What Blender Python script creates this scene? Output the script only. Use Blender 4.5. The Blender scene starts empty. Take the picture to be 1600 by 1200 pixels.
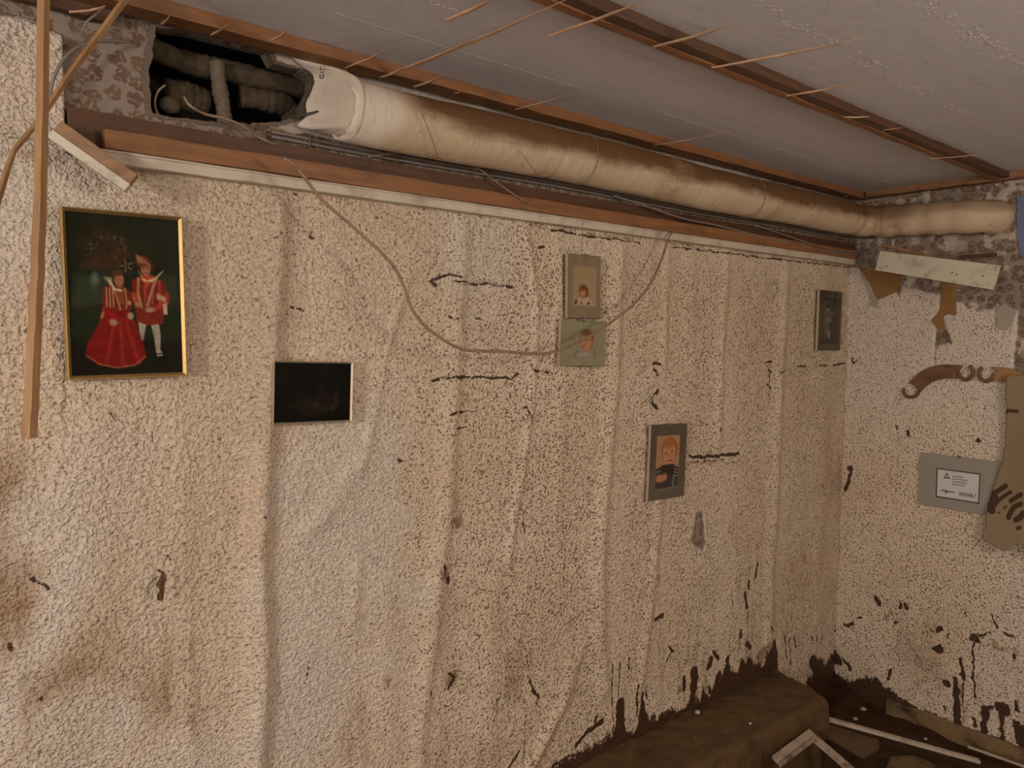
import bpy, math, random
import numpy as np
from mathutils import Vector, Matrix

random.seed(7); rs = np.random.RandomState(11)
SC = bpy.context.scene
COL = SC.collection

# ------------------------------------------------------------------ camera
F = 1175.09                                  # focal length in pixels of a 1600 px wide frame
v1 = np.array([1387., 70., F]); v2 = np.array([-1000., 88., F])
_X = v1/np.linalg.norm(v1); _Y = v2/np.linalg.norm(v2); _Y = _Y-_X*(_X@_Y); _Y /= np.linalg.norm(_Y)
_Z = np.cross(_X, _Y)
if _Z[1] < 0: _Z = -_Z
RM = np.array([_X, _Y, _Z])
CP = np.array([0., -1.63, 1.60])
cam = bpy.data.cameras.new('camera'); cam.sensor_width = 36; cam.lens = F*36/1600
cam.clip_start = .02
co = bpy.data.objects.new('camera', cam); COL.objects.link(co)
m = Matrix.Identity(4)
for i in range(3):
    m[i][0] = RM[i][0]; m[i][1] = RM[i][1]; m[i][2] = -RM[i][2]; m[i][3] = CP[i]
co.matrix_world = m
SC.camera = co

# ------------------------------------------------------------------ light
w = bpy.data.worlds.new('world'); SC.world = w; w.use_nodes = True
w.node_tree.nodes['Background'].inputs[0].default_value = (.55, .52, .5, 1)
w.node_tree.nodes['Background'].inputs[1].default_value = .25
SC.view_settings.view_transform = 'Standard'; SC.view_settings.look = 'None'
SC.view_settings.gamma = 1; SC.view_settings.use_curve_mapping = False
SC.view_settings.exposure = 0

def area(name, loc, target, size, power, col, sy=None):
    l = bpy.data.lights.new(name, 'AREA'); l.energy = power; l.color = col
    l.size = size
    if sy: l.shape = 'RECTANGLE'; l.size_y = sy
    o = bpy.data.objects.new(name, l); COL.objects.link(o); o.location = loc
    o.rotation_euler = (Vector(target)-Vector(loc)).to_track_quat('-Z', 'Y').to_euler()
    return o
def point(name, loc, r, power, col):
    l = bpy.data.lights.new(name, 'POINT'); l.energy = power; l.color = col; l.shadow_soft_size = r
    o = bpy.data.objects.new(name, l); COL.objects.link(o); o.location = loc; return o
point('key_light', (-2.2, -1.75, 1.78), .18, 142, (1, .92, .83))  # unseen key light, added far left to rake across the wall
point('warm_fill', (1.65, -2.5, 1.88), .2, 54, (1, .85, .69))  # unseen warm fill, added behind the camera
area('cool_fill', (-1.2, -2.9, .9), (1.2, -.8, 2.2), .8, 9, (.88, .92, 1.0))  # added cool fill aimed up at the ceiling, no window is built

XR = 3.392; ZC = 2.224; ZF = -.09

def ray(px, py):
    return RM@np.array([px-800., 600.-py, F])
def on(px, py, ax, val):                      # point of the axis plane seen at a photo pixel
    d = ray(px, py); return CP+d*((val-CP[ax])/d[ax])
def W(px, py, y=0.): return on(px, py, 1, y)  # back wall
def Rr(px, py, x=None): return on(px, py, 0, XR if x is None else x)
def Cc(px, py, z): return on(px, py, 2, z)

# ------------------------------------------------------------------ materials
class NT:
    def __init__(s, name):
        s.m = bpy.data.materials.new(name); s.m.use_nodes = True; s.t = s.m.node_tree
        s.t.nodes.clear(); s.o = s.t.nodes.new('ShaderNodeOutputMaterial')
    def n(s, typ, ins=None, **kw):
        a = s.t.nodes.new(typ)
        for k, v in kw.items(): setattr(a, k, v)
        for k, v in (ins or {}).items():
            if isinstance(v, bpy.types.NodeSocket): s.t.links.new(v, a.inputs[k])
            else: a.inputs[k].default_value = v
        return a
    def math(s, op, a, b=0., c=None, clamp=False):
        ins = {0: a, 1: b}
        if c is not None: ins[2] = c
        r = s.n('ShaderNodeMath', ins, operation=op); r.use_clamp = clamp; return r.outputs[0]
    def step(s, x, lo, hi):                    # smoothstep
        r = s.n('ShaderNodeMapRange', {0: x, 1: lo, 2: hi, 3: 0., 4: 1.}, interpolation_type='SMOOTHSTEP'); return r.outputs[0]
    def mix(s, f, a, b, bt='MIX'):
        r = s.n('ShaderNodeMix', data_type='RGBA', blend_type=bt)
        for i, v in ((0, f), (6, a), (7, b)):
            if isinstance(v, bpy.types.NodeSocket): s.t.links.new(v, r.inputs[i])
            else: r.inputs[i].default_value = v if i == 0 else (v[0], v[1], v[2], 1)
        return r.outputs[2]
    def noise(s, scale, detail=3, rough=.55, vec=None, dist=0.):
        i = {'Scale': scale, 'Detail': detail, 'Roughness': rough, 'Distortion': dist}
        if vec is not None: i['Vector'] = vec
        return s.n('ShaderNodeTexNoise', i).outputs[0]
    def obj(s): return s.n('ShaderNodeTexCoord').outputs['Object']
    def mapping(s, vec, scale=(1, 1, 1), rot=(0, 0, 0)):
        return s.n('ShaderNodeMapping', {'Vector': vec, 'Scale': scale, 'Rotation': rot}).outputs[0]
    def bsdf(s, col, rough=.6, bump=None, dist=.002, strength=1., **kw):
        b = s.n('ShaderNodeBsdfPrincipled')
        if isinstance(col, bpy.types.NodeSocket): s.t.links.new(col, b.inputs['Base Color'])
        else: b.inputs['Base Color'].default_value = (*col, 1)
        if isinstance(rough, bpy.types.NodeSocket): s.t.links.new(rough, b.inputs['Roughness'])
        else: b.inputs['Roughness'].default_value = rough
        for k, v in kw.items(): b.inputs[k].default_value = v
        if bump is not None:
            bn = s.n('ShaderNodeBump', {'Strength': strength, 'Distance': dist, 'Height': bump})
            s.t.links.new(bn.outputs[0], b.inputs['Normal'])
        s.t.links.new(b.outputs[0], s.o.inputs[0]); return s.m

def pattern(n, v, seed=0.):                   # brown clusters of leaves printed on greige paper
    vn = n.n('ShaderNodeTexNoise', {'Vector': v, 'Scale': 60., 'Detail': 2.})
    wv = n.n('ShaderNodeVectorMath', {0: vn.outputs[1], 1: (.5, .5, .5)}, operation='SUBTRACT').outputs[0]
    wv = n.n('ShaderNodeVectorMath', {0: wv, 3: .016}, operation='SCALE').outputs[0]
    wv = n.n('ShaderNodeVectorMath', {0: v, 1: wv}, operation='ADD').outputs[0]
    sx = n.n('ShaderNodeSeparateXYZ', {0: wv})
    pv = n.n('ShaderNodeCombineXYZ', {0: n.math('ADD', sx.outputs[0], sx.outputs[1]), 1: sx.outputs[2]}).outputs[0]
    a = n.n('ShaderNodeTexVoronoi', {'Vector': pv, 'Scale': 27., 'Randomness': .6}, voronoi_dimensions='2D').outputs[0]
    b = n.n('ShaderNodeTexVoronoi', {'Vector': pv, 'Scale': 105., 'Randomness': .8}, voronoi_dimensions='2D').outputs[0]
    c1 = n.step(a, .44, .40); c2 = n.step(b, .60, .50)
    mk_ = n.math('MULTIPLY', c1, c2)
    hue = n.noise(14., 1, .5, v)
    leaf = n.mix(n.step(hue, .4, .6), (.115, .055, .035), (.15, .09, .045))
    base = n.mix(n.noise(9., 4, .6, v), (.30, .245, .205), (.21, .165, .13))
    return n.mix(n.math('MULTIPLY', mk_, .85), base, leaf)

def wall_material(name, flat):
    """rough woodchip paper with dirt in its pits, stains, mud, torn to an older printed paper"""
    n = NT(name); v = n.obj()
    A = n.n('ShaderNodeAttribute', attribute_name='A'); Bt = n.n('ShaderNodeAttribute', attribute_name='B')
    sa = n.n('ShaderNodeSeparateColor', {0: A.outputs[0]}); sb = n.n('ShaderNodeSeparateColor', {0: Bt.outputs[0]})
    stain_shade, speck, mud = sa.outputs[0], sa.outputs[1], sa.outputs[2]
    torn, plast, cool = sb.outputs[0], sb.outputs[1], sb.outputs[2]
    g3 = n.noise(22., 2, .5, v)
    p = n.noise(150., 1.5, .5, n.mapping(v, (1., 1., 1.1), (.3, .2, .4)), .2)
    p2 = n.noise(88., 2, .5, v, .2)
    h = n.math('ADD', n.math('MULTIPLY', n.step(p, .28, .56), .6), n.math('MULTIPLY', n.step(p2, .3, .7), .55))
    # colour
    big = n.noise(2.2, 4, .6, v)
    base = n.mix(n.step(big, .35, .65), (.655, .535, .415), (.60, .47, .345))
    base = n.mix(n.math('MULTIPLY', cool, .8), base, (.62, .55, .48))
    st = n.math('ADD', stain_shade, n.math('MULTIPLY', n.math('SUBTRACT', n.noise(11., 5, .65, v), .5), .55))
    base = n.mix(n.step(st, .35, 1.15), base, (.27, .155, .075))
    # dirt sits in the pits of the grain
    dens = n.math('ADD', speck, n.math('MULTIPLY', n.math('SUBTRACT', g3, .5), 1.1))
    thr = n.math('ADD', .298, n.math('MULTIPLY', dens, .15))
    pit = n.step(n.math('SUBTRACT', thr, p), -.012, .035)
    base = n.mix(n.math('MULTIPLY', pit, .88), base, (.115, .062, .028))
    lo = n.step(n.math('SUBTRACT', .5, p), 0., .14)
    base = n.mix(n.math('MULTIPLY', lo, .14), base, (.36, .24, .15))
    # mud
    md = n.math('ADD', mud, n.math('MULTIPLY', n.math('SUBTRACT', n.noise(75., 4, .7, n.mapping(v, (1, 1, .55))), .5), .95))
    mk_ = n.step(md, .47, .56)
    mcol = n.mix(n.noise(30., 3, .6, v), (.022, .009, .004), (.075, .033, .014))
    base = n.mix(mk_, base, mcol)
    # torn layer
    pat = pattern(n, v)
    pl = n.mix(n.noise(25., 5, .65, v), (.52, .45, .38), (.40, .34, .28))
    pm = n.step(n.math('ADD', plast, n.math('MULTIPLY', n.math('SUBTRACT', n.noise(20., 4, .6, v), .5), 1.)), .46, .54)
    under = n.mix(pm, pat, pl)
    grime = n.step(n.noise(7., 5, .7, v), .42, .75)
    under = n.mix(n.math('MULTIPLY', grime, .6), under, (.10, .065, .04))
    under = n.mix(mk_, under, mcol)
    tm = n.step(n.math('ADD', torn, n.math('MULTIPLY', n.math('SUBTRACT', n.noise(50., 4, .65, v), .5), .16)), .49, .51)
    edge = n.step(n.math('ABSOLUTE', n.math('SUBTRACT', n.math('ADD', torn, n.math('MULTIPLY', n.math('SUBTRACT', n.noise(50., 4, .65, v), .5), .16)), .50)), .045, .02)
    col = n.mix(tm, under, base)
    col = n.mix(n.math('MULTIPLY', edge, n.math('MULTIPLY', n.math('SUBTRACT', 1., mk_), .5)), col, (.72, .66, .6))
    hh = n.math('MULTIPLY', h, n.math('MULTIPLY', n.math('ADD', .12, n.math('MULTIPLY', tm, .88)), n.math('SUBTRACT', 1., n.math('MULTIPLY', mk_, .6))))
    rough = n.math('SUBTRACT', .85, n.math('MULTIPLY', mk_, .35))
    return n.bsdf(col, rough, hh, flat, 1.)

def wood(name, a, b, rough=.6, axis=0, sc=1.):
    n = NT(name); v = n.obj()
    s = [60*sc]*3; s[axis] = 4*sc
    g = n.noise(1., 5, .6, n.mapping(v, tuple(s)), .4)
    k = n.noise(5., 3, .6, v)
    c = n.mix(n.step(g, .3, .7), a, b)
    c = n.mix(n.math('MULTIPLY', n.step(k, .5, .75), .55), c, tuple(x*.35 for x in a))
    return n.bsdf(c, rough, g, .0012, .6)

def plain(name, col, rough=.6, vary=.25, scale=20., dist=.0015, dirt=None, dirtamt=.6, **kw):
    n = NT(name); v = n.obj(); g = n.noise(scale, 5, .6, v)
    c = n.mix(g, tuple(x*(1-vary) for x in col), tuple(min(1, x*(1+vary)) for x in col))
    if dirt: c = n.mix(n.math('MULTIPLY', n.step(n.noise(scale*.6, 6, .7, n.mapping(v, (1.1, .9, 1.3))), .46, .68), dirtamt), c, dirt)
    return n.bsdf(c, rough, g, dist, .7, **kw)

M = {}
M['wall'] = wall_material('woodchip_wallpaper', .0048)
M['wall2'] = wall_material('woodchip_wallpaper_end', .0035)
M['batten_dark'] = wood('batten_dark', (.060, .026, .011), (.105, .044, .018))
M['batten'] = wood('batten_orange', (.19, .080, .028), (.27, .118, .043))
M['batten_y'] = wood('batten_across', (.17, .075, .028), (.27, .125, .055), axis=1)
M['raw'] = wood('raw_board', (.22, .12, .06), (.34, .2, .1))
M['lath'] = wood('splintered_lath', (.42, .25, .12), (.28, .145, .06), .5, 2)
M['sliver'] = wood('splinter', (.62, .41, .25), (.40, .23, .13), .5, 1)
M['white'] = plain('white_paint', (.60, .56, .45), .5, .1, 30, .0006, (.2, .12, .06), .55)
M['trim'] = plain('trim_paint', (.54, .48, .385), .5, .12, 18, .0006, (.2, .12, .06), .5)
M['wire'] = plain('cable_sheath', (.27, .18, .11), .45, .2, 60, .0003, (.12, .07, .04), .7)
M['wiregrey'] = plain('grey_cable', (.2, .17, .15), .5, .3, 60, .0003)
M['mud'] = plain('wet_mud', (.035, .017, .006), .5, .6, 14, .012, **{'Specular IOR Level': .25})
M['slabmud'] = plain('silt', (.085, .045, .012), .75, .35, 9, .008, (.03, .015, .005), .6)
M['black'] = plain('cavity_black', (.015, .01, .008), .9, .4, 20)  # near-black lining of the wall cavity
M['ins'] = plain('pipe_wrap', (.075, .052, .028), .9, .6, 40, .006, (.02, .012, .008), .8)
M['palecap'] = plain('pale_cap', (.15, .115, .08), .8, .4, 40, .002, (.06, .04, .02), .7)
M['gold'] = plain('gold_frame', (.62, .44, .17), .28, .15, 80, .0002, Metallic=.85)
M['silver'] = plain('pale_metal_frame', (.72, .62, .48), .28, .15, 80, .0002, Metallic=.8)
M['steel'] = plain('steel', (.35, .33, .3), .4, .2, 80, .0002, Metallic=.9)
M['darkedge'] = plain('dark_edge', (.05, .045, .03), .5)
M['brownpaper'] = plain('brown_paper', (.235, .12, .035), .85, .2, 30)
M['greypaper'] = plain('grey_paper', (.33, .28, .23), .85, .15, 30)
M['rust'] = plain('rusty_plaque', (.16, .07, .028), .6, .45, 50, .0012, (.07, .02, .01), .7)
M['ochre'] = plain('ochre_plaque', (.30, .16, .055), .6, .3, 50, .0012, (.1, .05, .02), .6)
M['bluepaper'] = plain('blue_paper', (.13, .16, .28), .7, .2, 30)
M['plate'] = plain('grey_plate', (.27, .25, .215), .5, .08, 12, .0006, (.2, .15, .1), .25)
M['label'] = plain('label_paper', (.55, .53, .52), .5, .04, 15, .0002)
M['ink'] = plain('ink', (.05, .04, .04), .6, .1)
M['greyink'] = plain('grey_ink', (.17, .15, .15), .6, .1)
M['flake'] = plain('plaster_chip', (.42, .37, .30), .8, .15, 40)
M['shred'] = plain('torn_shred', (.13, .075, .035), .85, .5, 60)

def sheet_mat():
    n = NT('stiff_beige_sheet'); v = n.obj()
    c = n.mix(n.noise(8., 4, .6, v), (.30, .225, .135), (.24, .175, .10))
    a = n.n('ShaderNodeAttribute', attribute_name='A'); s = n.n('ShaderNodeSeparateColor', {0: a.outputs[0]})
    md = n.math('ADD', s.outputs[0], n.math('MULTIPLY', n.math('SUBTRACT', n.noise(70., 4, .6, v), .5), .4))
    c = n.mix(n.step(md, .46, .56), c, (.06, .026, .012))
    return n.bsdf(c, .7, n.noise(30., 4, .6, v), .001, .6)
M['sheet'] = sheet_mat()

def photo_mat():
    n = NT('photo_print'); a = n.n('ShaderNodeAttribute', attribute_name='A')
    return n.bsdf(a.outputs[0], .6, **{'Specular IOR Level': .1})
M['photo'] = photo_mat()

def glass_mat():
    n = NT('picture_glass')
    t = n.n('ShaderNodeBsdfTransparent', {0: (.95, .95, .93, 1)}); g = n.n('ShaderNodeBsdfGlossy', {0: (1, 1, 1, 1), 'Roughness': .06})
    fr = n.n('ShaderNodeFresnel', {0: 1.35})
    mx = n.n('ShaderNodeMixShader', {0: n.math('MULTIPLY', fr.outputs[0], .10), 1: t.outputs[0], 2: g.outputs[0]})
    n.t.links.new(mx.outputs[0], n.o.inputs[0]); return n.m
M['glass'] = glass_mat()

def pipe_mat():
    n = NT('lagged_pipe'); v = n.obj()
    s = n.n('ShaderNodeSeparateXYZ', {0: v}); z = s.outputs[2]
    # settled soot on the upper half (its own deposit), streaked
    k = n.noise(7., 5, .65, n.mapping(v, (.6, 1.4, 1.4)))
    zz = n.math('ADD', z, n.math('MULTIPLY', n.math('SUBTRACT', k, .5), .085))
    c = n.mix(n.noise(6., 5, .6, v), (.58, .45, .31), (.44, .33, .22))
    A = n.n('ShaderNodeAttribute', attribute_name='A'); sa = n.n('ShaderNodeSeparateColor', {0: A.outputs[0]})
    c = n.mix(n.math('MULTIPLY', n.step(zz, 2.062, 2.105), sa.outputs[0]), c, (.13, .06, .018))
    c = n.mix(n.math('MULTIPLY', n.step(z, 2.146, 2.153), sa.outputs[0]), c, (.36, .27, .19))
    c = n.mix(n.step(n.noise(3., 5, .7, v), .52, .78), c, (.26, .16, .08))
    c = n.mix(n.math('MULTIPLY', sa.outputs[1], .8), c, (.66, .60, .52))
    c = n.mix(n.math('MULTIPLY', n.step(n.noise(28., 4, .65, v), .66, .72), .6), c, (.12, .06, .03))
    return n.bsdf(c, .75, n.noise(18., 5, .6, n.mapping(v, (2.5, 1, 1))), .006, .8)
M['pipe'] = pipe_mat()

def ceil_mat():
    n = NT('painted_concrete'); v = n.obj(); s = n.n('ShaderNodeSeparateXYZ', {0: v}); x, y = s.outputs[0], s.outputs[1]
    c = n.mix(n.noise(3., 4, .6, n.mapping(v, (.4, 1.6, 1))), (.62, .595, .62), (.53, .505, .525))
    streak = n.noise(1., 4, .6, n.mapping(v, (5, 40, 1)))
    c = n.mix(n.math('MULTIPLY', n.step(streak, .55, .75), .35), c, (.38, .33, .32))
    wob = n.math('MULTIPLY', n.math('SUBTRACT', n.noise(9., 3, .6, v), .5), .02)
    sp = n.n('ShaderNodeTexVoronoi', {'Vector': v, 'Scale': 85.}).outputs[0]
    seam = None
    for y0, w_ in ((-.238, .004), (-.405, .012), (-.80, .03), (-1.02, .03), (-1.25, .02)):
        d = n.math('ABSOLUTE', n.math('SUBTRACT', n.math('ADD', y, wob), y0))
        k = n.step(d, w_, w_*.3)
        seam = k if seam is None else n.math('MAXIMUM', seam, k)
    br = n.step(n.noise(16., 4, .7, v), .42, .58)
    lumps = n.math('MULTIPLY', n.math('MULTIPLY', seam, br), n.step(sp, .42, .25))
    lone = n.math('MULTIPLY', n.step(sp, .16, .10), n.step(n.noise(6., 3, .6, v), .50, .62))
    d2 = n.step(n.math('ABSOLUTE', n.math('SUBTRACT', n.math('ADD', x, n.math('MULTIPLY', wob, .4)), 2.79)), .004, .0015)
    d2 = n.math('MULTIPLY', d2, n.step(n.noise(10., 3, .6, v), .36, .48))
    d3 = n.math('MULTIPLY', n.step(n.math('ABSOLUTE', n.math('SUBTRACT', n.math('ADD', y, n.math('MULTIPLY', wob, .3)), -.238)), .003, .001), n.step(n.noise(4., 2, .5, v), .42, .5))
    allw = n.math('MAXIMUM', n.math('MAXIMUM', lumps, lone), n.math('MAXIMUM', d2, d3))
    c = n.mix(n.math('MULTIPLY', allw, .85), c, (.88, .87, .86))
    dk = n.math('MULTIPLY', n.step(n.n('ShaderNodeTexVoronoi', {'Vector': n.mapping(v, (1, 1.6, 1)), 'Scale': 33.}).outputs[0], .13, .07), n.step(n.noise(5., 3, .6, n.mapping(v, (1, 1.2, 1))), .50, .6))
    c = n.mix(n.math('MULTIPLY', dk, .7), c, (.08, .06, .055))
    hh = n.math('ADD', n.noise(30., 5, .6, v), n.math('MULTIPLY', allw, 1.5))
    return n.bsdf(c, .7, hh, .002, .7)
M['ceil'] = ceil_mat()

# ------------------------------------------------------------------ geometry helpers
def tag(o, label=None, cat=None, group=None, kind=None):
    if label: o['label'] = label
    if cat: o['category'] = cat
    if group: o['group'] = group
    if kind: o['kind'] = kind
    return o
def thing(name, loc, label, cat, group=None):
    o = bpy.data.objects.new(name, None); COL.objects.link(o); o.location = tuple(loc)
    o.empty_display_size = .05
    return tag(o, label, cat, group)
class MB:
    def __init__(s): s.v = []; s.f = []; s.mi = []
    def add(s, vs, fs, mi=0):
        b = len(s.v); s.v += [tuple(map(float, p)) for p in vs]; s.f += [tuple(i+b for i in f) for f in fs]; s.mi += [mi]*len(fs); return s
    def box(s, lo, hi, mi=0):
        x0, y0, z0 = lo; x1, y1, z1 = hi
        return s.add([(x0,y0,z0),(x1,y0,z0),(x1,y1,z0),(x0,y1,z0),(x0,y0,z1),(x1,y0,z1),(x1,y1,z1),(x0,y1,z1)],
                     [(0,3,2,1),(4,5,6,7),(0,1,5,4),(1,2,6,5),(2,3,7,6),(3,0,4,7)], mi)
    def tube(s, pts, r, k=8, sq=(1, 1), rot=0, mi=0, jag=0):
        pts = [np.array(p, float) for p in pts]; n = len(pts)
        if np.isscalar(r): r = [r]*n
        prev = None; vs = []
        for i, p in enumerate(pts):
            t = pts[min(i+1, n-1)]-pts[max(i-1, 0)]; t /= np.linalg.norm(t)+1e-9
            if prev is None:
                a = np.array([0, 0, 1.]) if abs(t[2]) < .9 else np.array([1., 0, 0])
                u = np.cross(t, a)
            else: u = prev-t*(prev@t)
            u /= np.linalg.norm(u); prev = u; w_ = np.cross(t, u)
            for j in range(k):
                a = 2*math.pi*j/k+rot; rr = r[i]*(1+random.uniform(-jag, jag))
                vs.append(p+u*math.cos(a)*rr*sq[0]+w_*math.sin(a)*rr*sq[1])
        fs = [(i*k+j, i*k+(j+1) % k, (i+1)*k+(j+1) % k, (i+1)*k+j) for i in range(n-1) for j in range(k)]
        fs += [tuple(range(k))[::-1], tuple((n-1)*k+j for j in range(k))]
        return s.add(vs, fs, mi)
    def prism(s, poly, d, mi=0):               # poly: 3D points, d: thickness vector
        n = len(poly); d = np.array(d, float); P = [np.array(p, float) for p in poly]
        return s.add(P+[p+d for p in P], [tuple(range(n))[::-1], tuple(range(n, 2*n))]+[(i, (i+1) % n, (i+1) % n+n, i+n) for i in range(n)], mi)
    def build(s, name, mat, parent=None, smooth=False, bevel=0):
        me = bpy.data.meshes.new(name)
        org = np.array(parent.location) if parent is not None else (np.mean(s.v, axis=0))
        me.from_pydata([tuple(np.array(p)-org) if parent is None else tuple(np.array(p)-WL(parent)) for p in s.v], [], s.f)
        mats = mat if isinstance(mat, list) else [mat]
        for q in mats: me.materials.append(q)
        me.polygons.foreach_set('material_index', s.mi); 
        if smooth: me.polygons.foreach_set('use_smooth', [True]*len(me.polygons))
        import bmesh
        bm = bmesh.new(); bm.from_mesh(me); bmesh.ops.recalc_face_normals(bm, faces=bm.faces); bm.to_mesh(me); bm.free()
        me.update()
        o = bpy.data.objects.new(name, me); COL.objects.link(o)
        if parent is not None: o.parent = parent
        else: o.location = tuple(org)
        if bevel:
            b = o.modifiers.new('bevel', 'BEVEL'); b.width = bevel; b.segments = 2; b.limit_method = 'ANGLE'
        return o
def WL(o):
    p = np.zeros(3)
    while o is not None: p = p+np.array(o.location); o = o.parent
    return p

def smooth_path(P, n=8):                       # Catmull-Rom through the points
    P = [np.array(p, float) for p in P]; out = []
    Q = [2*P[0]-P[1]]+P+[2*P[-1]-P[-2]]
    for i in range(1, len(Q)-2):
        a, b, c, d = Q[i-1], Q[i], Q[i+1], Q[i+2]
        for k in range(n):
            t = k/n
            out.append(.5*((2*b)+(c-a)*t+(2*a-5*b+4*c-d)*t*t+(-a+3*b-3*c+d)*t**3))
    out.append(P[-1]); return out

def vnoise(x, y, seed=0):                      # value noise on arrays
    r = np.random.RandomState(seed).rand(256, 256)
    xi = np.floor(x).astype(int); yi = np.floor(y).astype(int); fx = x-xi; fy = y-yi
    fx = fx*fx*(3-2*fx); fy = fy*fy*(3-2*fy)
    g = lambda a, b: r[a % 256, b % 256]
    return (g(xi, yi)*(1-fx)+g(xi+1, yi)*fx)*(1-fy)+(g(xi, yi+1)*(1-fx)+g(xi+1, yi+1)*fx)*fy
def fbm(x, y, s, seed=0, o=4):
    t = 0; a = .5; tot = 0
    for i in range(o): t = t+a*vnoise(x*s+i*17.3, y*s+i*9.1, seed+i); tot += a; a *= .5; s *= 2
    return t/tot
def sstep(x, a, b):
    t = np.clip((x-a)/(b-a), 0, 1); return t*t*(3-2*t)
def segd(U, V, pts, rad=None):                 # distance to a polyline, optionally minus an interpolated radius
    best = np.full(U.shape, 1e9)
    if len(pts) == 1: pts = [pts[0], (pts[0][0]+1e-5, pts[0][1])]
    for i in range(len(pts)-1):
        a = np.array(pts[i]); b = np.array(pts[i+1]); d = b-a; L = d@d+1e-12
        t = np.clip(((U-a[0])*d[0]+(V-a[1])*d[1])/L, 0, 1)
        q = np.hypot(U-a[0]-t*d[0], V-a[1]-t*d[1])
        if rad is not None and not np.isscalar(rad): q = q-(rad[i]*(1-t)+rad[i+1]*t)
        best = np.minimum(best, q)
    if np.isscalar(rad): best = best-rad
    return best
def inpoly(U, V, P):
    r = np.zeros(U.shape, bool); n = len(P)
    for i in range(n):
        x0, y0 = P[i]; x1, y1 = P[(i+1) % n]
        c = ((y0 > V) != (y1 > V))
        with np.errstate(divide='ignore', invalid='ignore'):
            r ^= c & (U < (x1-x0)*(V-y0)/(y1-y0+1e-15)+x0)
    return r
def sdpoly(U, V, P):                           # positive inside
    d = segd(U, V, list(P)+[P[0]]); return np.where(inpoly(U, V, P), d, -d)

def grid_object(name, P, mat, A=None, B=None, mask=None, parent=None, smooth=True, kind=None, org=None):
    nv, nu = P.shape[:2]
    idx = np.arange(nv*nu).reshape(nv, nu)
    q = np.stack([idx[:-1, :-1], idx[:-1, 1:], idx[1:, 1:], idx[1:, :-1]], -1).reshape(-1, 4)
    if mask is not None: q = q[mask.reshape(-1)]
    me = bpy.data.meshes.new(name); me.vertices.add(nv*nu)
    o3 = (WL(parent) if parent is not None else (org if org is not None else np.zeros(3)))
    me.vertices.foreach_set('co', (P.reshape(-1, 3)-o3).astype(np.float32).ravel())
    me.loops.add(len(q)*4); me.loops.foreach_set('vertex_index', q.ravel().astype(np.int32))
    me.polygons.add(len(q)); me.polygons.foreach_set('loop_start', np.arange(0, len(q)*4, 4, dtype=np.int32))
    me.polygons.foreach_set('use_smooth', np.full(len(q), smooth))
    me.update(calc_edges=True)
    for nm, a in (('A', A), ('B', B)):
        if a is None: continue
        c = np.ones((nv*nu, 4), np.float32); c[:, :3] = a.reshape(-1, 3)
        at = me.attributes.new(nm, 'FLOAT_COLOR', 'POINT'); at.data.foreach_set('color', c.ravel())
    me.materials.append(mat)
    o = bpy.data.objects.new(name, me); COL.objects.link(o)
    if parent is not None: o.parent = parent
    elif org is not None: o.location = tuple(org)
    if kind: o['kind'] = kind
    return o

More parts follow.
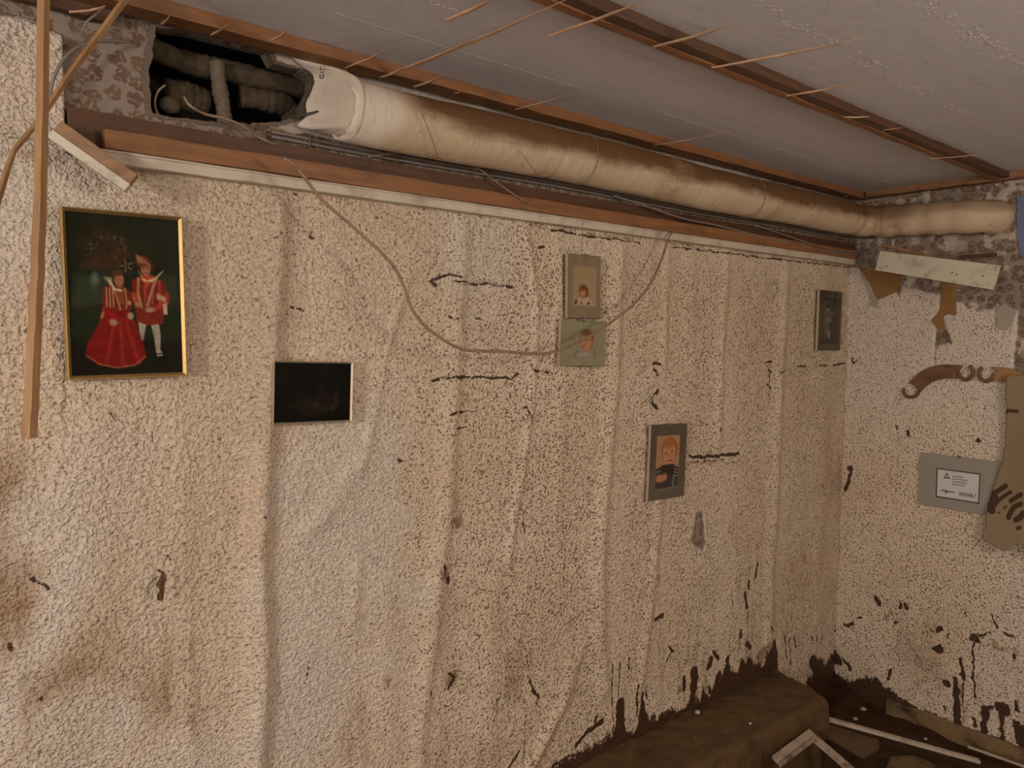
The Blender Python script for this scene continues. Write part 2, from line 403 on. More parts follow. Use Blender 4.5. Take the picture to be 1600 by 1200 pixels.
# ------------------------------------------------------------------ the back wall
def build_back_wall():
    xs = np.concatenate([np.linspace(-3.2, .05, 140)[:-1], np.arange(.05, XR+.012, .004)])
    zs = np.arange(ZF-.02, ZC+.004, .004)
    X, Z = np.meshgrid(xs, zs)
    w2 = lambda *p: [(W(a, b)[0], W(a, b)[2]) for a, b in p]
    # --- shape: folds of the loosened paper
    H = (fbm(X, Z, 3.5, 3)-.5)*.012
    def fold(pts, wd, ht, asym=.5, fade=.05):
        P = w2(*pts); zz = np.array([p[1] for p in P])[::-1]; xx = np.array([p[0] for p in P])[::-1]
        c = np.interp(Z, zz, xx)+(fbm(Z, Z*0+wd, 5, 5, 2)-.5)*.010
        d = X-c; s = np.where(d < 0, wd*(1.3+asym*.4), wd*1.2)
        k = sstep(Z, zz[0]-fade, zz[0]+fade)*(1-sstep(Z, zz[-1]-fade, zz[-1]+fade))
        return ht*np.exp(-(d/s)**2)*k*(.75+.5*fbm(Z, Z*0, 6, 8))*1.05
    F_ = [([(432, 300), (425, 480), (415, 620), (408, 750), (402, 850), (408, 1000), (400, 1230)], .022, .022, .35),
          ([(722, 340), (708, 600), (695, 800), (672, 1000), (645, 1230)], .022, .013, .3),
          ([(818, 350), (838, 480), (830, 640), (806, 790), (795, 880)], .011, .008, .4),
          ([(968, 380), (956, 600), (942, 780), (935, 900), (942, 1090)], .022, .014, .4),
          ([(1042, 390), (1036, 580)], .014, .009, .3),
          ([(1030, 780), (1015, 960), (998, 1080)], .018, .010, .4),
          ([(1136, 385), (1125, 560), (1122, 690)], .016, .009, .3),
          ([(1228, 400), (1215, 640), (1208, 800), (1198, 1040)], .026, .013, .4),
          ([(640, 420), (600, 560), (578, 680), (560, 730)], .012, .006, .3),
          ([(575, 700), (530, 770), (470, 850)], .03, .007, .2),
          ([(905, 1010), (880, 1090), (845, 1160), (810, 1230)], .024, .016, .3),
          ([(560, 860), (552, 990)], .014, .005, .2),
          ([(600, 900), (610, 1230)], .03, .006, .2),
          ([(275, 600), (285, 800), (300, 1230)], .02, .004, .2),
          ([(150, 640), (120, 900), (60, 1230)], .06, .008, .2),
          ([(500, 300), (540, 520)], .03, .005, .2),
          ([(870, 360), (880, 600), (868, 820)], .018, .005, .3),
          ([(770, 900), (760, 1230)], .03, .007, .3),
          ([(1080, 380), (1078, 640)], .03, .005, .3),
          ([(1290, 420), (1275, 1040)], .05, .008, .3)]
    for f in F_: H += fold(*f)
    # short sideways puckers running off the folds
    H += .0022*np.maximum(0, np.sin((Z*1.0+X*.6+fbm(X, Z, 5, 40)*.25)*55))*sstep(fbm(X, Z, 2.6, 41), .5, .68)
    H += .0035*np.exp(-((Z-(W(50, 218)[2]+(X-.25)*.02))/.006)**2)*(X < .3)
    # --- upper edge of the paper
    topz = np.where(X < .287, np.interp(X, [.1, .19, .23, .26, .29], [W(0, 24)[2], W(0, 26)[2], W(45, 33)[2], W(78, 47)[2], W(100, 58)[2]]), 1.935)
    T = topz-Z
    T = np.where((X >= .287) & (Z > 1.93), np.maximum(-.04, np.minimum(T, .287-X)), T)
    T = np.where((X < .287) & (Z > 1.9), np.minimum(T, np.maximum(.287-X, 0)+.003), T)
    for P in ([(1088, 800), (1098, 797), (1104, 850), (1098, 862), (1080, 850)],):
        T = np.minimum(T, -sdpoly(X, Z, w2(*P)))
    torn = np.clip(.5+T*8., 0, 1)
    lift = sstep(T, -.002, .004)
    Y = -(H*lift*sstep(T, 0, .05)+.003*lift)+.002
    left = (X < .287) & (T > 0)
    Y = np.where(left & (Z > W(50, 218)[2]), Y-.010, Y)
    # --- dirt, plus some shade put into the same brown tone
    stain_shade = .30*fbm(X, Z, 1.6, 20)+.30*fbm(X, Z, 5, 21)*fbm(X*.4, Z*.2, 6, 22)+.06
    def blob(px, py, r, v, sx=1.):
        c = W(px, py); return v*np.exp(-(((X-c[0])/(r*sx))**2+((Z-c[2])/r)**2))
    stain_shade += blob(0, 880, .12, .75, .5)+blob(20, 1060, .09, .6)+blob(0, 760, .12, .35, .5)+blob(30, 1190, .1, .35)+blob(480, 770, .035, .5, .8)+blob(715, 815, .02, .6)+blob(690, 895, .018, .7)
    stain_shade += blob(705, 1060, .02, .6)+blob(568, 965, .018, .4)+blob(604, 1060, .025, .5, .5)+blob(1090, 835, .03, .5)+blob(230, 1080, .12, .25)+blob(150, 1000, .1, .18)
    stain_shade += .45*np.exp(-((Z-1.915)/.02)**2)*sstep(X, .55, .3)+.35*np.exp(-((Z-1.915)/.012)**2)*sstep(fbm(X, Z*0, 12, 60), .45, .6)
    stain_shade += .20*sstep(X, 1.9, 3.3)+.12*sstep(Z, .55, .2)
    stain_shade += .3*sstep(fbm(X*5, Z*.8, 4, 30), .60, .8)*sstep(Z, 1.7, .8)
    stain_shade += .16*sstep(Z, 1.2, .75)*sstep(X, 1.9, 1.0)  # lower left darkened in colour to stand for weaker light
    stain_shade += .22*sstep(X, .34, .2)*sstep(Z, 1.6, 1.95)  # upper left grime, also painted darker in place of dimmer light
    # vertical streaking beside folds
    for pts in ([(455, 400), (440, 1200)], [(735, 380), (690, 1200)]):
        P = w2(*pts); stain_shade += .16*np.exp(-(np.abs(X-np.interp(Z, [P[1][1], P[0][1]], [P[1][0], P[0][0]]))/.03)**2)
    cool = np.clip(sstep(X, .55, .2)*.8*sstep(fbm(X, Z, 4, 33), .3, .6)+.9*sstep(fbm(X, Z, 2.4, 34), .55, .7)*sstep(X, 2.2, .9), 0, 1)
    bc = W(100, 950); sl = (X-bc[0])*-.8+(Z-bc[2])
    cool = np.maximum(cool, np.exp(-(segd(X, Z, w2((0, 1120), (90, 950), (130, 830)))/.05)**2))
    stain_shade = np.clip(stain_shade*(1-.55*cool), 0, 1)
    speck = .15+.62*sstep(X, .75, 1.5)+.25*(fbm(X, Z, 4, 50)-.5)-.25*cool
    smooth_ = np.zeros_like(X)
    for px in (965, 1040, 1135, 1220, 1300): # strips where the paper is cleaner
        P = w2((px, 700)); smooth_ = np.maximum(smooth_, np.exp(-((X-P[0][0])/.045)**2))
    speck = speck-.3*smooth_
    speck -= .5*np.exp(-((Z-1.87)/.04)**2)*(X > 1.5)
    # --- mud: 1 = certain
    mud = np.zeros_like(X)
    n1 = fbm(X, Z*.35, 14, 70); n2 = fbm(X, Z, 40, 71)
    base = np.interp(X, [1.0, 1.5, 1.9, 2.85, 2.9, XR], [.24, .245, .235, .20, .02, .04])
    amp = np.interp(X, [1.5, 1.8, 2.1, 2.45, 2.8, 3.0, XR], [0, .05, .10, .12, .14, .08, .14])
    hgt = base+amp*np.clip((n1-.28)*2.2, 0, 1.3)
    mud = np.maximum(mud, .5+(hgt-Z)*9)
    XW = X+(fbm(X, Z, 45, 171, 3)-.5)*.016; ZW = Z+(fbm(X, Z, 45, 175, 3)-.5)*.016
    def mark(pts, rad, v=1.):
        P = w2(*pts); d = segd(XW, ZW, P, rad if np.isscalar(rad) else list(rad))
        return np.clip(.53-d/.011, 0, .72+8*max(0, (rad if np.isscalar(rad) else max(rad))-.004))*v
    for pts, r in MARKS: mud = np.maximum(mud, mark(pts, r)*.98)
    mud = np.clip(mud, 0, 1)
    faint = np.zeros_like(X)
    for pts, r in FAINT: faint = np.maximum(faint, mark(pts, r))
    stain_shade = np.clip(stain_shade+np.clip((faint-.1), 0, 1)*.9*sstep(fbm(X, Z, 30, 77), .3, .6), 0, 1)
    for pts, r in RIDGED: Y -= 0
    plast = np.clip(sstep(X, .62, .70)*sstep(Z, 2.03, 2.06)+.25*sstep(X, .7, 1.2), 0, 1)
    A = np.stack([stain_shade, speck, mud], -1); B = np.stack([torn, plast, cool], -1)
    hole = w2((237, 62), (228, 120), (233, 178), (262, 184), (330, 193), (390, 197), (440, 192), (476, 182), (474, 165), (488, 140), (490, 122), (470, 108), (430, 98), (420, 78), (300, 48), (240, 40))
    xc = (X[:-1, :-1]+X[1:, 1:])/2; zc = (Z[:-1, :-1]+Z[1:, 1:])/2
    mask = ~inpoly(xc, zc, hole)
    P = np.stack([X, Y, Z], -1)
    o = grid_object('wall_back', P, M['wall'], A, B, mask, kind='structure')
    # the broken-out cavity behind the hole
    rim = [(p[0], .001, p[1]) for p in hole]
    b = MB(); n = len(rim)
    c0 = np.mean(rim, axis=0)
    far = [tuple(np.array(p)+(np.array(p)-c0)*.02+np.array([0, .05, 0])) for p in rim]
    b.add([tuple(c0+(np.array(p)-c0)*1.03) for p in rim]+far, [(i, (i+1) % n, (i+1) % n+n, i+n) for i in range(n)])
    r_ = b.build('hole_rim', M['palecap'], o)
    b = MB(); den = []
    for i in range(n):
        for t in np.linspace(0, 1, 9)[:-1]: den.append(np.array(rim[i])*(1-t)+np.array(rim[(i+1) % n])*t)
    m_ = len(den); rr = random.Random(4); inner, outer = [], []
    for p in den:
        d = p-c0; d /= np.linalg.norm(d); inner.append(p-d*rr.uniform(.002, .007)+np.array([0, -.003, 0])); outer.append(p+d*rr.uniform(.005, .011)+np.array([0, -.0015, 0]))
    b.add(inner+outer+[p+np.array([0, .02, 0]) for p in inner], [(i, (i+1) % m_, (i+1) % m_+m_, i+m_) for i in range(m_)]+[(i, (i+1) % m_, (i+1) % m_+2*m_, i+2*m_) for i in range(m_)])
    b.build('torn_hole_edge', plain('torn_edge', (.14, .105, .08), .9, .4, 30), o)
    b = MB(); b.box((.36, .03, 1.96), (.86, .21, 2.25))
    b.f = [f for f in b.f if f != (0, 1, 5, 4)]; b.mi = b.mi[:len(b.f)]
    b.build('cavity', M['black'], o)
    return o

MARKS = [([(248, 893), (256, 905), (250, 935)], .004), ([(262, 866), (264, 872)], .004), ([(52, 902), (72, 916)], .003), ([(14, 1008), (15, 1016)], .003),
    ([(62, 1090), (62, 1091)], .003), ([(435, 1058), (436, 1068)], .002), ([(480, 1042), (481, 1054)], .002), ([(402, 806), (408, 804)], .002),
    ([(672, 440), (700, 428), (715, 432)], .0035), ([(676, 443), (680, 446)], .004), ([(705, 440), (800, 448)], .0022), ([(736, 443), (745, 444)], .004), ([(790, 447), (800, 448)], .004),
    ([(690, 591), (720, 589), (800, 590), (808, 586)], .0035), ([(676, 594), (684, 594)], .005), ([(697, 646), (710, 644)], .003), ([(716, 643), (738, 642)], .002), ([(712, 668), (728, 667)], .0018),
    ([(700, 498), (710, 499)], .003), ([(745, 499), (750, 499)], .003), ([(840, 388), (850, 385)], .004), ([(485, 372), (489, 374)], .004), ([(460, 303), (464, 304)], .003), ([(450, 480), (470, 484)], .003),
    ([(833, 580), (840, 580)], .004), ([(850, 582), (856, 583)], .003), ([(822, 636), (830, 656)], .003), ([(622, 719), (628, 719)], .004),
    ([(1078, 713), (1100, 714), (1125, 712), (1152, 708)], .006), ([(1078, 722), (1130, 719)], .002), ([(1100, 718), (1101, 724)], .002),
    ([(1122, 667), (1123, 671)], .005), ([(1196, 566), (1206, 566)], .003), ([(1200, 578), (1206, 582)], .003), ([(1215, 582), (1238, 575)], .002), ([(1247, 572), (1259, 572)], .004), ([(1278, 570), (1290, 572)], .004), ([(1300, 572), (1320, 568)], .004),
    ([(1198, 600), (1204, 606)], .004), ([(1203, 568), (1201, 620)], .002), ([(1020, 567), (1030, 569)], .005), ([(1022, 578), (1026, 588)], .006), ([(1019, 622), (1028, 610)], .007), ([(1020, 630), (1025, 638)], .007), ([(862, 361), (885, 362), (900, 366)], .003), ([(905, 367), (1000, 379)], .0022), ([(1050, 385), (1180, 401), (1330, 418)], .0024),
    ([(879, 790), (880, 830), (883, 860), (880, 918)], .0014), ([(820, 795), (818, 840)], .002), ([(690, 880), (695, 910)], .004), ([(697, 903), (697, 912)], .007), ([(711, 1005), (711, 1016)], .0018),
    ([(820, 1008), (823, 1042)], .0016), ([(823, 1055), (832, 1072), (838, 1088), (836, 1108)], .0026), ([(832, 1078), (840, 1090)], .005), ([(776, 1090), (774, 1130)], .0015), ([(820, 1120), (818, 1195)], .0015), ([(812, 1170), (795, 1198)], .004),
    ([(700, 1052), (708, 1060), (702, 1072)], .004), ([(668, 1078), (670, 1083)], .004),
    ([(1183, 882), (1180, 902)], .007), ([(1169, 908), (1170, 920)], .006), ([(1142, 920), (1144, 965)], .0025), ([(1163, 928), (1166, 948)], .009), ([(1168, 950), (1167, 990)], .0025), ([(1157, 985), (1156, 996)], .008), ([(1166, 1006), (1172, 1012)], .012),
    ([(1024, 968), (1036, 960)], .007), ([(1200, 979), (1208, 986)], .004), ([(1045, 1013), (1052, 1017)], .005), ([(1048, 1020), (1040, 1036)], .003), ([(1114, 1018), (1122, 1030)], .009),
    ([(1084, 1048), (1083, 1075)], .022), ([(1068, 1060), (1068, 1075)], .01), ([(1110, 1030), (1106, 1042)], .012), ([(1136, 1028), (1140, 1070)], .008), ([(1122, 1055), (1114, 1080)], .016),
    ([(956, 1040), (957, 1150)], .0025), ([(968, 1035), (966, 1090)], .003), ([(983, 1025), (984, 1045)], .003), ([(995, 1068), (996, 1120)], .004), ([(1010, 1075), (1012, 1090)], .004),
    ([(970, 1100), (968, 1150), (980, 1160)], [.02, .03, .03]), ([(1004, 1085), (1006, 1140)], [.006, .03]), ([(930, 1128), (932, 1118)], .006), ([(900, 1165), (920, 1140), (940, 1128)], .008), ([(862, 1198), (890, 1180), (930, 1175)], .005),
    ([(1226, 996), (1230, 1030)], .004), ([(1234, 998), (1236, 1040)], .003), ([(1242, 996), (1244, 1012)], .004), ([(1267, 992), (1267, 1000)], .004), ([(1274, 992), (1274, 1000)], .004), ([(1284, 992), (1284, 1000)], .006), ([(1268, 1032), (1272, 1040)], .03), ([(1304, 985), (1306, 986)], .004),
    ([(168, 640), (178, 655)], .0015), ([(238, 680), (240, 700)], .001), ([(288, 1055), (289, 1075)], .001), ([(255, 1055), (255, 1060)], .001)]
FAINT = [([(100, 600), (100, 690)], .001), ([(205, 655), (215, 680)], .001), ([(600, 520), (592, 580)], .0015), ([(1030, 900), (1030, 940)], .003), ([(705, 812), (718, 820)], .006), ([(625, 640), (640, 700)], .002),
    ([(740, 440), (805, 446)], .004), ([(640, 590), (690, 592)], .003), ([(1078, 724), (1150, 722)], .004), ([(668, 330), (666, 400)], .0015), ([(885, 362), (1100, 385)], .004),
    ([(1155, 990), (1156, 1040)], .006), ([(1185, 1030), (1200, 1010), (1202, 1050)], .03), ([(1060, 1040), (1062, 1080)], .01), ([(826, 1140), (826, 1190)], .002), ([(1166, 990), (1166, 1060)], .005)]
RIDGED = []
wall_back = build_back_wall()

# ------------------------------------------------------------------ the right end wall
RM_MARKS = [([(1328, 730), (1330, 742), (1322, 765)], .009), ([(1400, 668), (1402, 670)], .006), ([(1417, 675), (1419, 682)], .007), ([(1529, 684), (1531, 692)], .003), ([(1528, 686), (1533, 686)], .003),
    ([(1322, 978), (1332, 973)], .009), ([(1340, 966), (1346, 964)], .004), ([(1370, 935), (1374, 945)], .010), ([(1407, 943), (1407, 950)], .006), ([(1415, 946), (1417, 950)], .010), ([(1398, 972), (1400, 972)], .006), ([(1465, 984), (1470, 981)], .011), ([(1480, 995), (1484, 990)], .004),
    ([(1462, 1014), (1470, 1012)], .015), ([(1455, 985), (1457, 985)], .005), ([(1503, 1030), (1506, 1060)], .007), ([(1508, 955), (1510, 966)], .003), ([(1549, 958), (1558, 980)], .004), ([(1528, 990), (1548, 990)], .004),
    ([(1523, 1000), (1522, 1050), (1523, 1090)], .004), ([(1522, 996), (1526, 1002)], .014), ([(1570, 990), (1585, 994)], .004), ([(1585, 1022), (1587, 1030)], .008),
    ([(1478, 1064), (1480, 1068)], .014), ([(1492, 1060), (1494, 1070)], .010), ([(1495, 1075), (1497, 1130)], [.010, .014]), ([(1505, 1065), (1507, 1100)], .003), ([(1540, 1105), (1538, 1145)], .012), ([(1540, 1104), (1550, 1106)], .007),
    ([(1565, 1105), (1570, 1110)], .022), ([(1566, 1118), (1564, 1155)], .007), ([(1588, 1096), (1590, 1110)], .007), ([(1588, 1128), (1590, 1160)], .010), ([(1600, 1140), (1600, 1170)], .02), ([(1391, 1048), (1391, 1062)], .007), ([(1353, 1054), (1355, 1062)], .004),
    ([(1304, 1020), (1310, 1035)], .015), ([(1318, 1030), (1330, 1045)], .010), ([(1330, 560), (1337, 568), (1342, 562)], .003), ([(1390, 1115), (1393, 1130)], .006), ([(1520, 1120), (1524, 1135)], .006), ([(1475, 1105), (1476, 1107)], .008)]
def build_right_wall():
    ys = np.concatenate([np.arange(.02, -1.05, -.004), np.linspace(-1.1, -3.2, 50)])
    zs = np.arange(ZF-.02, ZC+.004, .004)
    Yg, Z = np.meshgrid(ys, zs)
    r2 = lambda *p: [(Rr(a, b)[1], Rr(a, b)[2]) for a, b in p]
    paper = [(.05, -.2), (.05, 1.9)]+r2((1325, 416), (1345, 420), (1352, 436), (1362, 462), (1366, 470), (1372, 468), (1388, 460), (1400, 456), (1405, 466), (1408, 455), (1412, 451), (1430, 453), (1450, 458), (1470, 461), (1469, 480), (1464, 492), (1456, 498), (1462, 512), (1460, 530), (1458, 560), (1457, 582),
        (1461, 582), (1462, 548), (1470, 540), (1486, 534), (1478, 510), (1473, 494), (1480, 492), (1493, 494), (1494, 473), (1505, 476), (1512, 482), (1528, 488), (1545, 485), (1560, 481), (1566, 492), (1590, 486), (1588, 520), (1583, 560), (1581, 600), (1580, 640), (1578, 830), (1640, 850))+[(-3.3, Rr(1640, 850)[2]), (-3.3, -.2)]
    T = sdpoly(Yg, Z, paper)
    torn = np.clip(.5+T*8, 0, 1)
    X = XR-(.004*sstep(T, -.002, .004))-(fbm(Yg, Z, 4, 90)-.5)*.008
    c = Rr(1520, 1100)
    stain_shade = .10+.35*fbm(Yg, Z, 3, 91)*fbm(Yg*3, Z, 3, 92)*1.6+.25*sstep(Z, .7, .1)*fbm(Yg*6, Z*.8, 4, 93)
    c = Rr(1440, 1010); stain_shade += .35*np.exp(-(((Yg-c[1])/.09)**2+((Z-c[2])/.16)**2))
    speck = .45+.3*sstep(Z, 1.5, .8)+.2*(fbm(Yg, Z, 5, 94)-.5)
    cool = np.clip(sstep(Z, .9, 1.5)*.85+.5*sstep(Yg, -.5, -.7), 0, 1)
    n1 = fbm(Yg, Z*.35, 16, 95)
    base = np.interp(-Yg, [0, .07, .12, .2, .25, .3, .5, 1.2], [.02, .00, .02, .04, .01, -.01, -.03, -.03])
    amp = np.interp(-Yg, [0, .1, .2, .3, .5, .7, 1.], [.10, .06, .05, .03, .03, .05, .05])
    mud = .5+(base+amp*np.clip((n1-.35)*2.2, 0, 1.2)-Z)*9
    YW = Yg+(fbm(Yg, Z, 40, 181, 3)-.5)*.024; ZW = Z+(fbm(Yg, Z, 40, 185, 3)-.5)*.024
    def mark(pts, rad):
        P = r2(*pts); d = segd(YW, ZW, P, rad if np.isscalar(rad) else list(rad)); return np.clip(.53-d/.012, 0, .74+8*max(0, (rad if np.isscalar(rad) else max(rad))-.004))
    for pts, r in RM_MARKS: mud = np.maximum(mud, mark(pts, r)*.98)
    for pts, r in (([(1555, 1005), (1582, 1018)], .018), ([(1378, 950), (1390, 965)], .016), ([(1565, 1120), (1565, 1160)], .012), ([(1500, 1075), (1500, 1125)], .02), ([(1540, 1110), (1540, 1150)], .02), ([(1400, 600), (1401, 640)], .01)):
        stain_shade = np.clip(stain_shade+.7*mark(pts, r)*sstep(fbm(Yg*1.5, Z*.7, 30, 96), .35, .65), 0, 1)
    mud = np.clip(mud, 0, 1)
    plast = .25+.35*fbm(Yg, Z, 5, 97)+.0*Z
    A = np.stack([stain_shade, speck, mud], -1); B = np.stack([torn, plast, cool], -1)
    return grid_object('wall_right', np.stack([X, Yg, Z], -1), M['wall2'], A, B, kind='structure')
wall_right = build_right_wall()

# ------------------------------------------------------------------ floor, ceiling, unseen walls
def build_floor():
    xs = np.concatenate([np.linspace(-3.2, 1.9, 90)[:-1], np.arange(1.9, XR+.01, .012)]); ys = np.concatenate([np.linspace(-3.2, -1.3, 40)[:-1], np.arange(-1.3, .01, .012)])
    X, Y = np.meshgrid(xs, ys)
    Z = ZF+(fbm(X, Y, 3, 100)-.5)*.05+(fbm(X, Y, 14, 101)-.5)*.03
    Z += .06*np.exp(-((X-XR)/.12)**2-((Y)/.16)**2)
    return grid_object('floor', np.stack([X, Y, Z], -1), M['mud'], kind='structure')
build_floor()
b = MB(); b.box((-3.2, -3.2, ZC), (XR+.02, .012, ZC+.1)); tag(b.build('ceiling', M['ceil']), kind='structure')
c_ = bpy.data.objects['ceiling']; 
for v_ in c_.data.vertices: v_.co = v_.co+c_.location
c_.location = (0, 0, 0)
n = NT('plain_wall'); PW = n.bsdf(n.mix(n.noise(3., 4, .6, n.obj()), (.5, .43, .36), (.42, .34, .27)), .9)
b = MB(); b.box((-3.3, -3.2, ZF-.1), (-3.2, .1, ZC)); tag(b.build('wall_left', PW), kind='structure')
b = MB(); b.box((-3.3, -3.3, ZF-.1), (XR+.1, -3.2, ZC)); tag(b.build('wall_front', PW), kind='structure')

# ------------------------------------------------------------------ battens and trim
def plank(lo, hi, seg=40, jag=.0015, seed=0, axis=0):
    """sawn batten with slightly uneven edges"""
    r = random.Random(seed); b = MB(); lo = list(lo); hi = list(hi); k = []
    o = [i for i in range(3) if i != axis]
    for i in range(seg+1):
        t = i/seg; a = lo[axis]+(hi[axis]-lo[axis])*t
        for (p, q) in ((0, 0), (1, 0), (1, 1), (0, 1)):
            v = [0, 0, 0]; v[axis] = a
            v[o[0]] = (hi if p else lo)[o[0]]+r.uniform(-jag, jag); v[o[1]] = (hi if q else lo)[o[1]]+r.uniform(-jag, jag)
            k.append(v)
    f = [(i*4+j, i*4+(j+1) % 4, (i+1)*4+(j+1) % 4, (i+1)*4+j) for i in range(seg) for j in range(4)]
    f += [(3, 2, 1, 0), tuple(seg*4+j for j in range(4))]
    return b.add(k, f)
o = plank((.29, -.022, 1.925), (XR-.01, 0., 2.008), seed=1).build('batten', M['batten_dark'], bevel=.001)
tag(o, 'dark brown wide batten on the long wall below the pipe, above the orange strip', 'batten')
o = plank((.345, -.046, 1.938), (XR-.03, -.0225, 1.974), seed=2).build('batten', M['batten'], bevel=.001)
tag(o, 'narrow orange-brown wood strip running directly above the white trim', 'batten')
o = plank((.33, -.032, 1.914), (XR-.012, -.001, 1.9375), seed=3, jag=.0006).build('trim_1', M['trim'], bevel=.002)
o['kind'] = 'structure'
o2 = plank((.33, -.037, 1.934), (XR-.012, -.0325, 1.9375), seed=4, jag=.0004).build('trim_lip', M['trim'], o)
o = plank((-3.1, -.080, 2.198), (XR-.03, -.026, ZC), seg=90, seed=5, jag=.002).build('ceiling_batten', M['batten'], bevel=.001)
tag(o, 'orange-brown ceiling batten running along the top of the pipe', 'batten', )
o = plank((-3.1, -.604, 2.199), (XR-.01, -.580, ZC), seg=90, seed=6, jag=.0015).build('ceiling_batten', M['batten'], bevel=.001)
tag(o, 'wide ceiling batten in mid-ceiling, the half facing the pipe', 'batten')
o = plank((-3.1, -.634, 2.201), (XR-.01, -.6065, ZC), seg=90, seed=7, jag=.0015).build('ceiling_batten', M['batten_dark'], bevel=.001)
tag(o, 'darker ceiling batten in mid-ceiling, the half farther from the pipe', 'batten')
o = plank((XR-.075, -1.6, 2.198), (XR-.028, -.09, ZC), seg=60, seed=8, axis=1, jag=.002).build('ceiling_batten', M['batten_y'], bevel=.001)
tag(o, 'ceiling batten crossing at the far right above the end wall', 'batten')
o = plank((-.9, -.026, 2.178), (.37, -.003, 2.222), seg=30, seed=9, jag=.003).build('batten', M['batten_dark'], bevel=.001)
tag(o, 'dark brown board at the upper left wall edge, behind the hanging laths', 'board')

# ------------------------------------------------------------------ the big lagged pipe
PC = np.array([0, -.095, 2.09]); PR = .069
def build_pipe():
    path = []; x0 = W(530, 150, -.09)[0]
    for x in np.arange(x0, 3.16, .012): path.append((x, PC[1]-.01*sstep(x, 2.9, 3.16), PC[2]+.004*math.sin(x*5)))
    c = np.array([3.17, -.19]); e = []
    for a in np.linspace(0, 1, 14)[1:]:
        an = a*math.pi/2; path.append((3.165+.135*math.sin(an), -.105-.10*(1-math.cos(an)), 2.09-.006*a))
    for y in np.arange(-.22, -.50, -.014): path.append((3.30, y, 2.084-(-.22-y)*.06))
    for a in np.linspace(0, 1, 12)[1:]:
        an = a*math.pi/2; path.append((3.30+.09*(1-math.cos(an)), -.50-.07*math.sin(an), 2.066))
    path.append((XR+.03, -.57, 2.066))
    path = [np.array(p) for p in path]; n = len(path); K = 40
    prev = None; P = np.zeros((n, K+1, 3)); A = np.zeros((n, K+1, 3)); s = 0
    for i, p in enumerate(path):
        t = path[min(i+1, n-1)]-path[max(i-1, 0)]; t /= np.linalg.norm(t)
        if i: s += np.linalg.norm(path[i]-path[i-1])
        u = np.array([0, 0, 1.])-t*t[2]; u /= np.linalg.norm(u); w_ = np.cross(t, u)
        a = np.linspace(0, 2*math.pi, K+1)
        r = PR*(1+.045*(fbm(np.full(K+1, s*9), np.cos(a)*1.5+4+np.sin(a), 1., 130)-.5)*2)
        r = r-.004*math.exp(-((s % .62)/.012)**2)
        pass
        if p[0] > 3.1 and i < n-1: r = r*(.94+.04*math.sin(s*60))
        P[i] = p+np.outer(np.cos(a)*r, u)+np.outer(np.sin(a)*r, w_)
        A[i, :, 0] = sstep(s, .10, .2)*(1-.6*sstep(s, 2.5, 2.75)); A[i, :, 1] = 1-sstep(s+.02*np.sin(a*3), .07, .14)
    P[:, -1] = P[:, 0]
    # ragged broken left end
    j = np.array([.007*(fbm(np.array([q*.9]), np.array([3.]), 1., 5)[0]-.5)*2 for q in range(K)]+[0]); j[-1] = j[0]
    P[0, :, 0] += j; P[1, :, 0] += j*.6; P[2, :, 0] += j*.3
    org = path[0]*0+np.array([x0, PC[1], PC[2]])
    root = thing('lagged_pipe', (x0, PC[1], PC[2]*0+2.02), 'thick dirty cream lagged pipe running under the ceiling along the long wall', 'pipe')
    M_ = M['pipe']
    # object coordinates must stay world-like for the soot line: keep mesh at world origin inside the root
    o = grid_object('lagging', P, M_, A, parent=root)
    so = o.modifiers.new('thickness', 'SOLIDIFY'); so.thickness = .006; so.offset = -1
    return root
pipe_root = build_pipe()
def fix_world_coords(o):                       # mesh data in world coordinates, object at minus parent offset
    off = WL(o.parent); me = o.data
    co_ = np.empty(len(me.vertices)*3, np.float32); me.vertices.foreach_get('co', co_)
    co_ = co_.reshape(-1, 3)+off; me.vertices.foreach_set('co', co_.ravel().astype(np.float32)); o.location = tuple(-off)
fix_world_coords(pipe_root.children[0])
def collar():
    an = np.radians(np.linspace(-12, 192, 41)); xr = pipe_root.location[0]+.02
    ring = np.stack([np.full(41, xr)+0*an, PC[1]-np.sin(an)*.0705, 2.09+np.cos(an)*.0705], -1)
    key = [(-12, (545, 100), -.004), (0, (500, 92), -.004), (14, (450, 84), -.005), (30, (474, 104), -.008), (45, (488, 114), -.016), (60, (491, 128), -.024), (80, (488, 143), -.026), (98, (477, 164), -.024), (115, (480, 182), -.020), (135, (462, 196), -.012), (158, (500, 207), -.006), (192, (545, 216), -.004)]
    ka = [k[0] for k in key]; KP = np.array([W(k[1][0], k[1][1], k[2]) for k in key])
    edge = np.stack([np.interp(np.degrees(an), ka, KP[:, i]) for i in range(3)], -1)
    edge[:, 0] += (fbm(np.degrees(an)*.1, an*0, 1., 9)-.5)*.008
    N = 16; P = np.zeros((N, 41, 3)); A = np.zeros((N, 41, 3))
    for i in range(N):
        t = i/(N-1); f = t**1.0; g = t*t*(3-2*t)
        P[i] = edge*(1-f)+ring*f; P[i, :, 1] = edge[:, 1]*(1-g)+ring[:, 1]*g
        A[i, :, 1] = .95*(1-t*.5)
    P[:, :, 1] -= (fbm(P[..., 0], P[..., 2], 22, 8)-.5)*.006
    o = grid_object('plaster_collar', P, M['pipe'], A, parent=pipe_root)
    fix_world_coords(o); q = o.modifiers.new('thickness', 'SOLIDIFY'); q.thickness = .002; q.offset = 0
collar()
bpy.context.view_layer.update(); dg = bpy.context.evaluated_depsgraph_get()
b = MB()
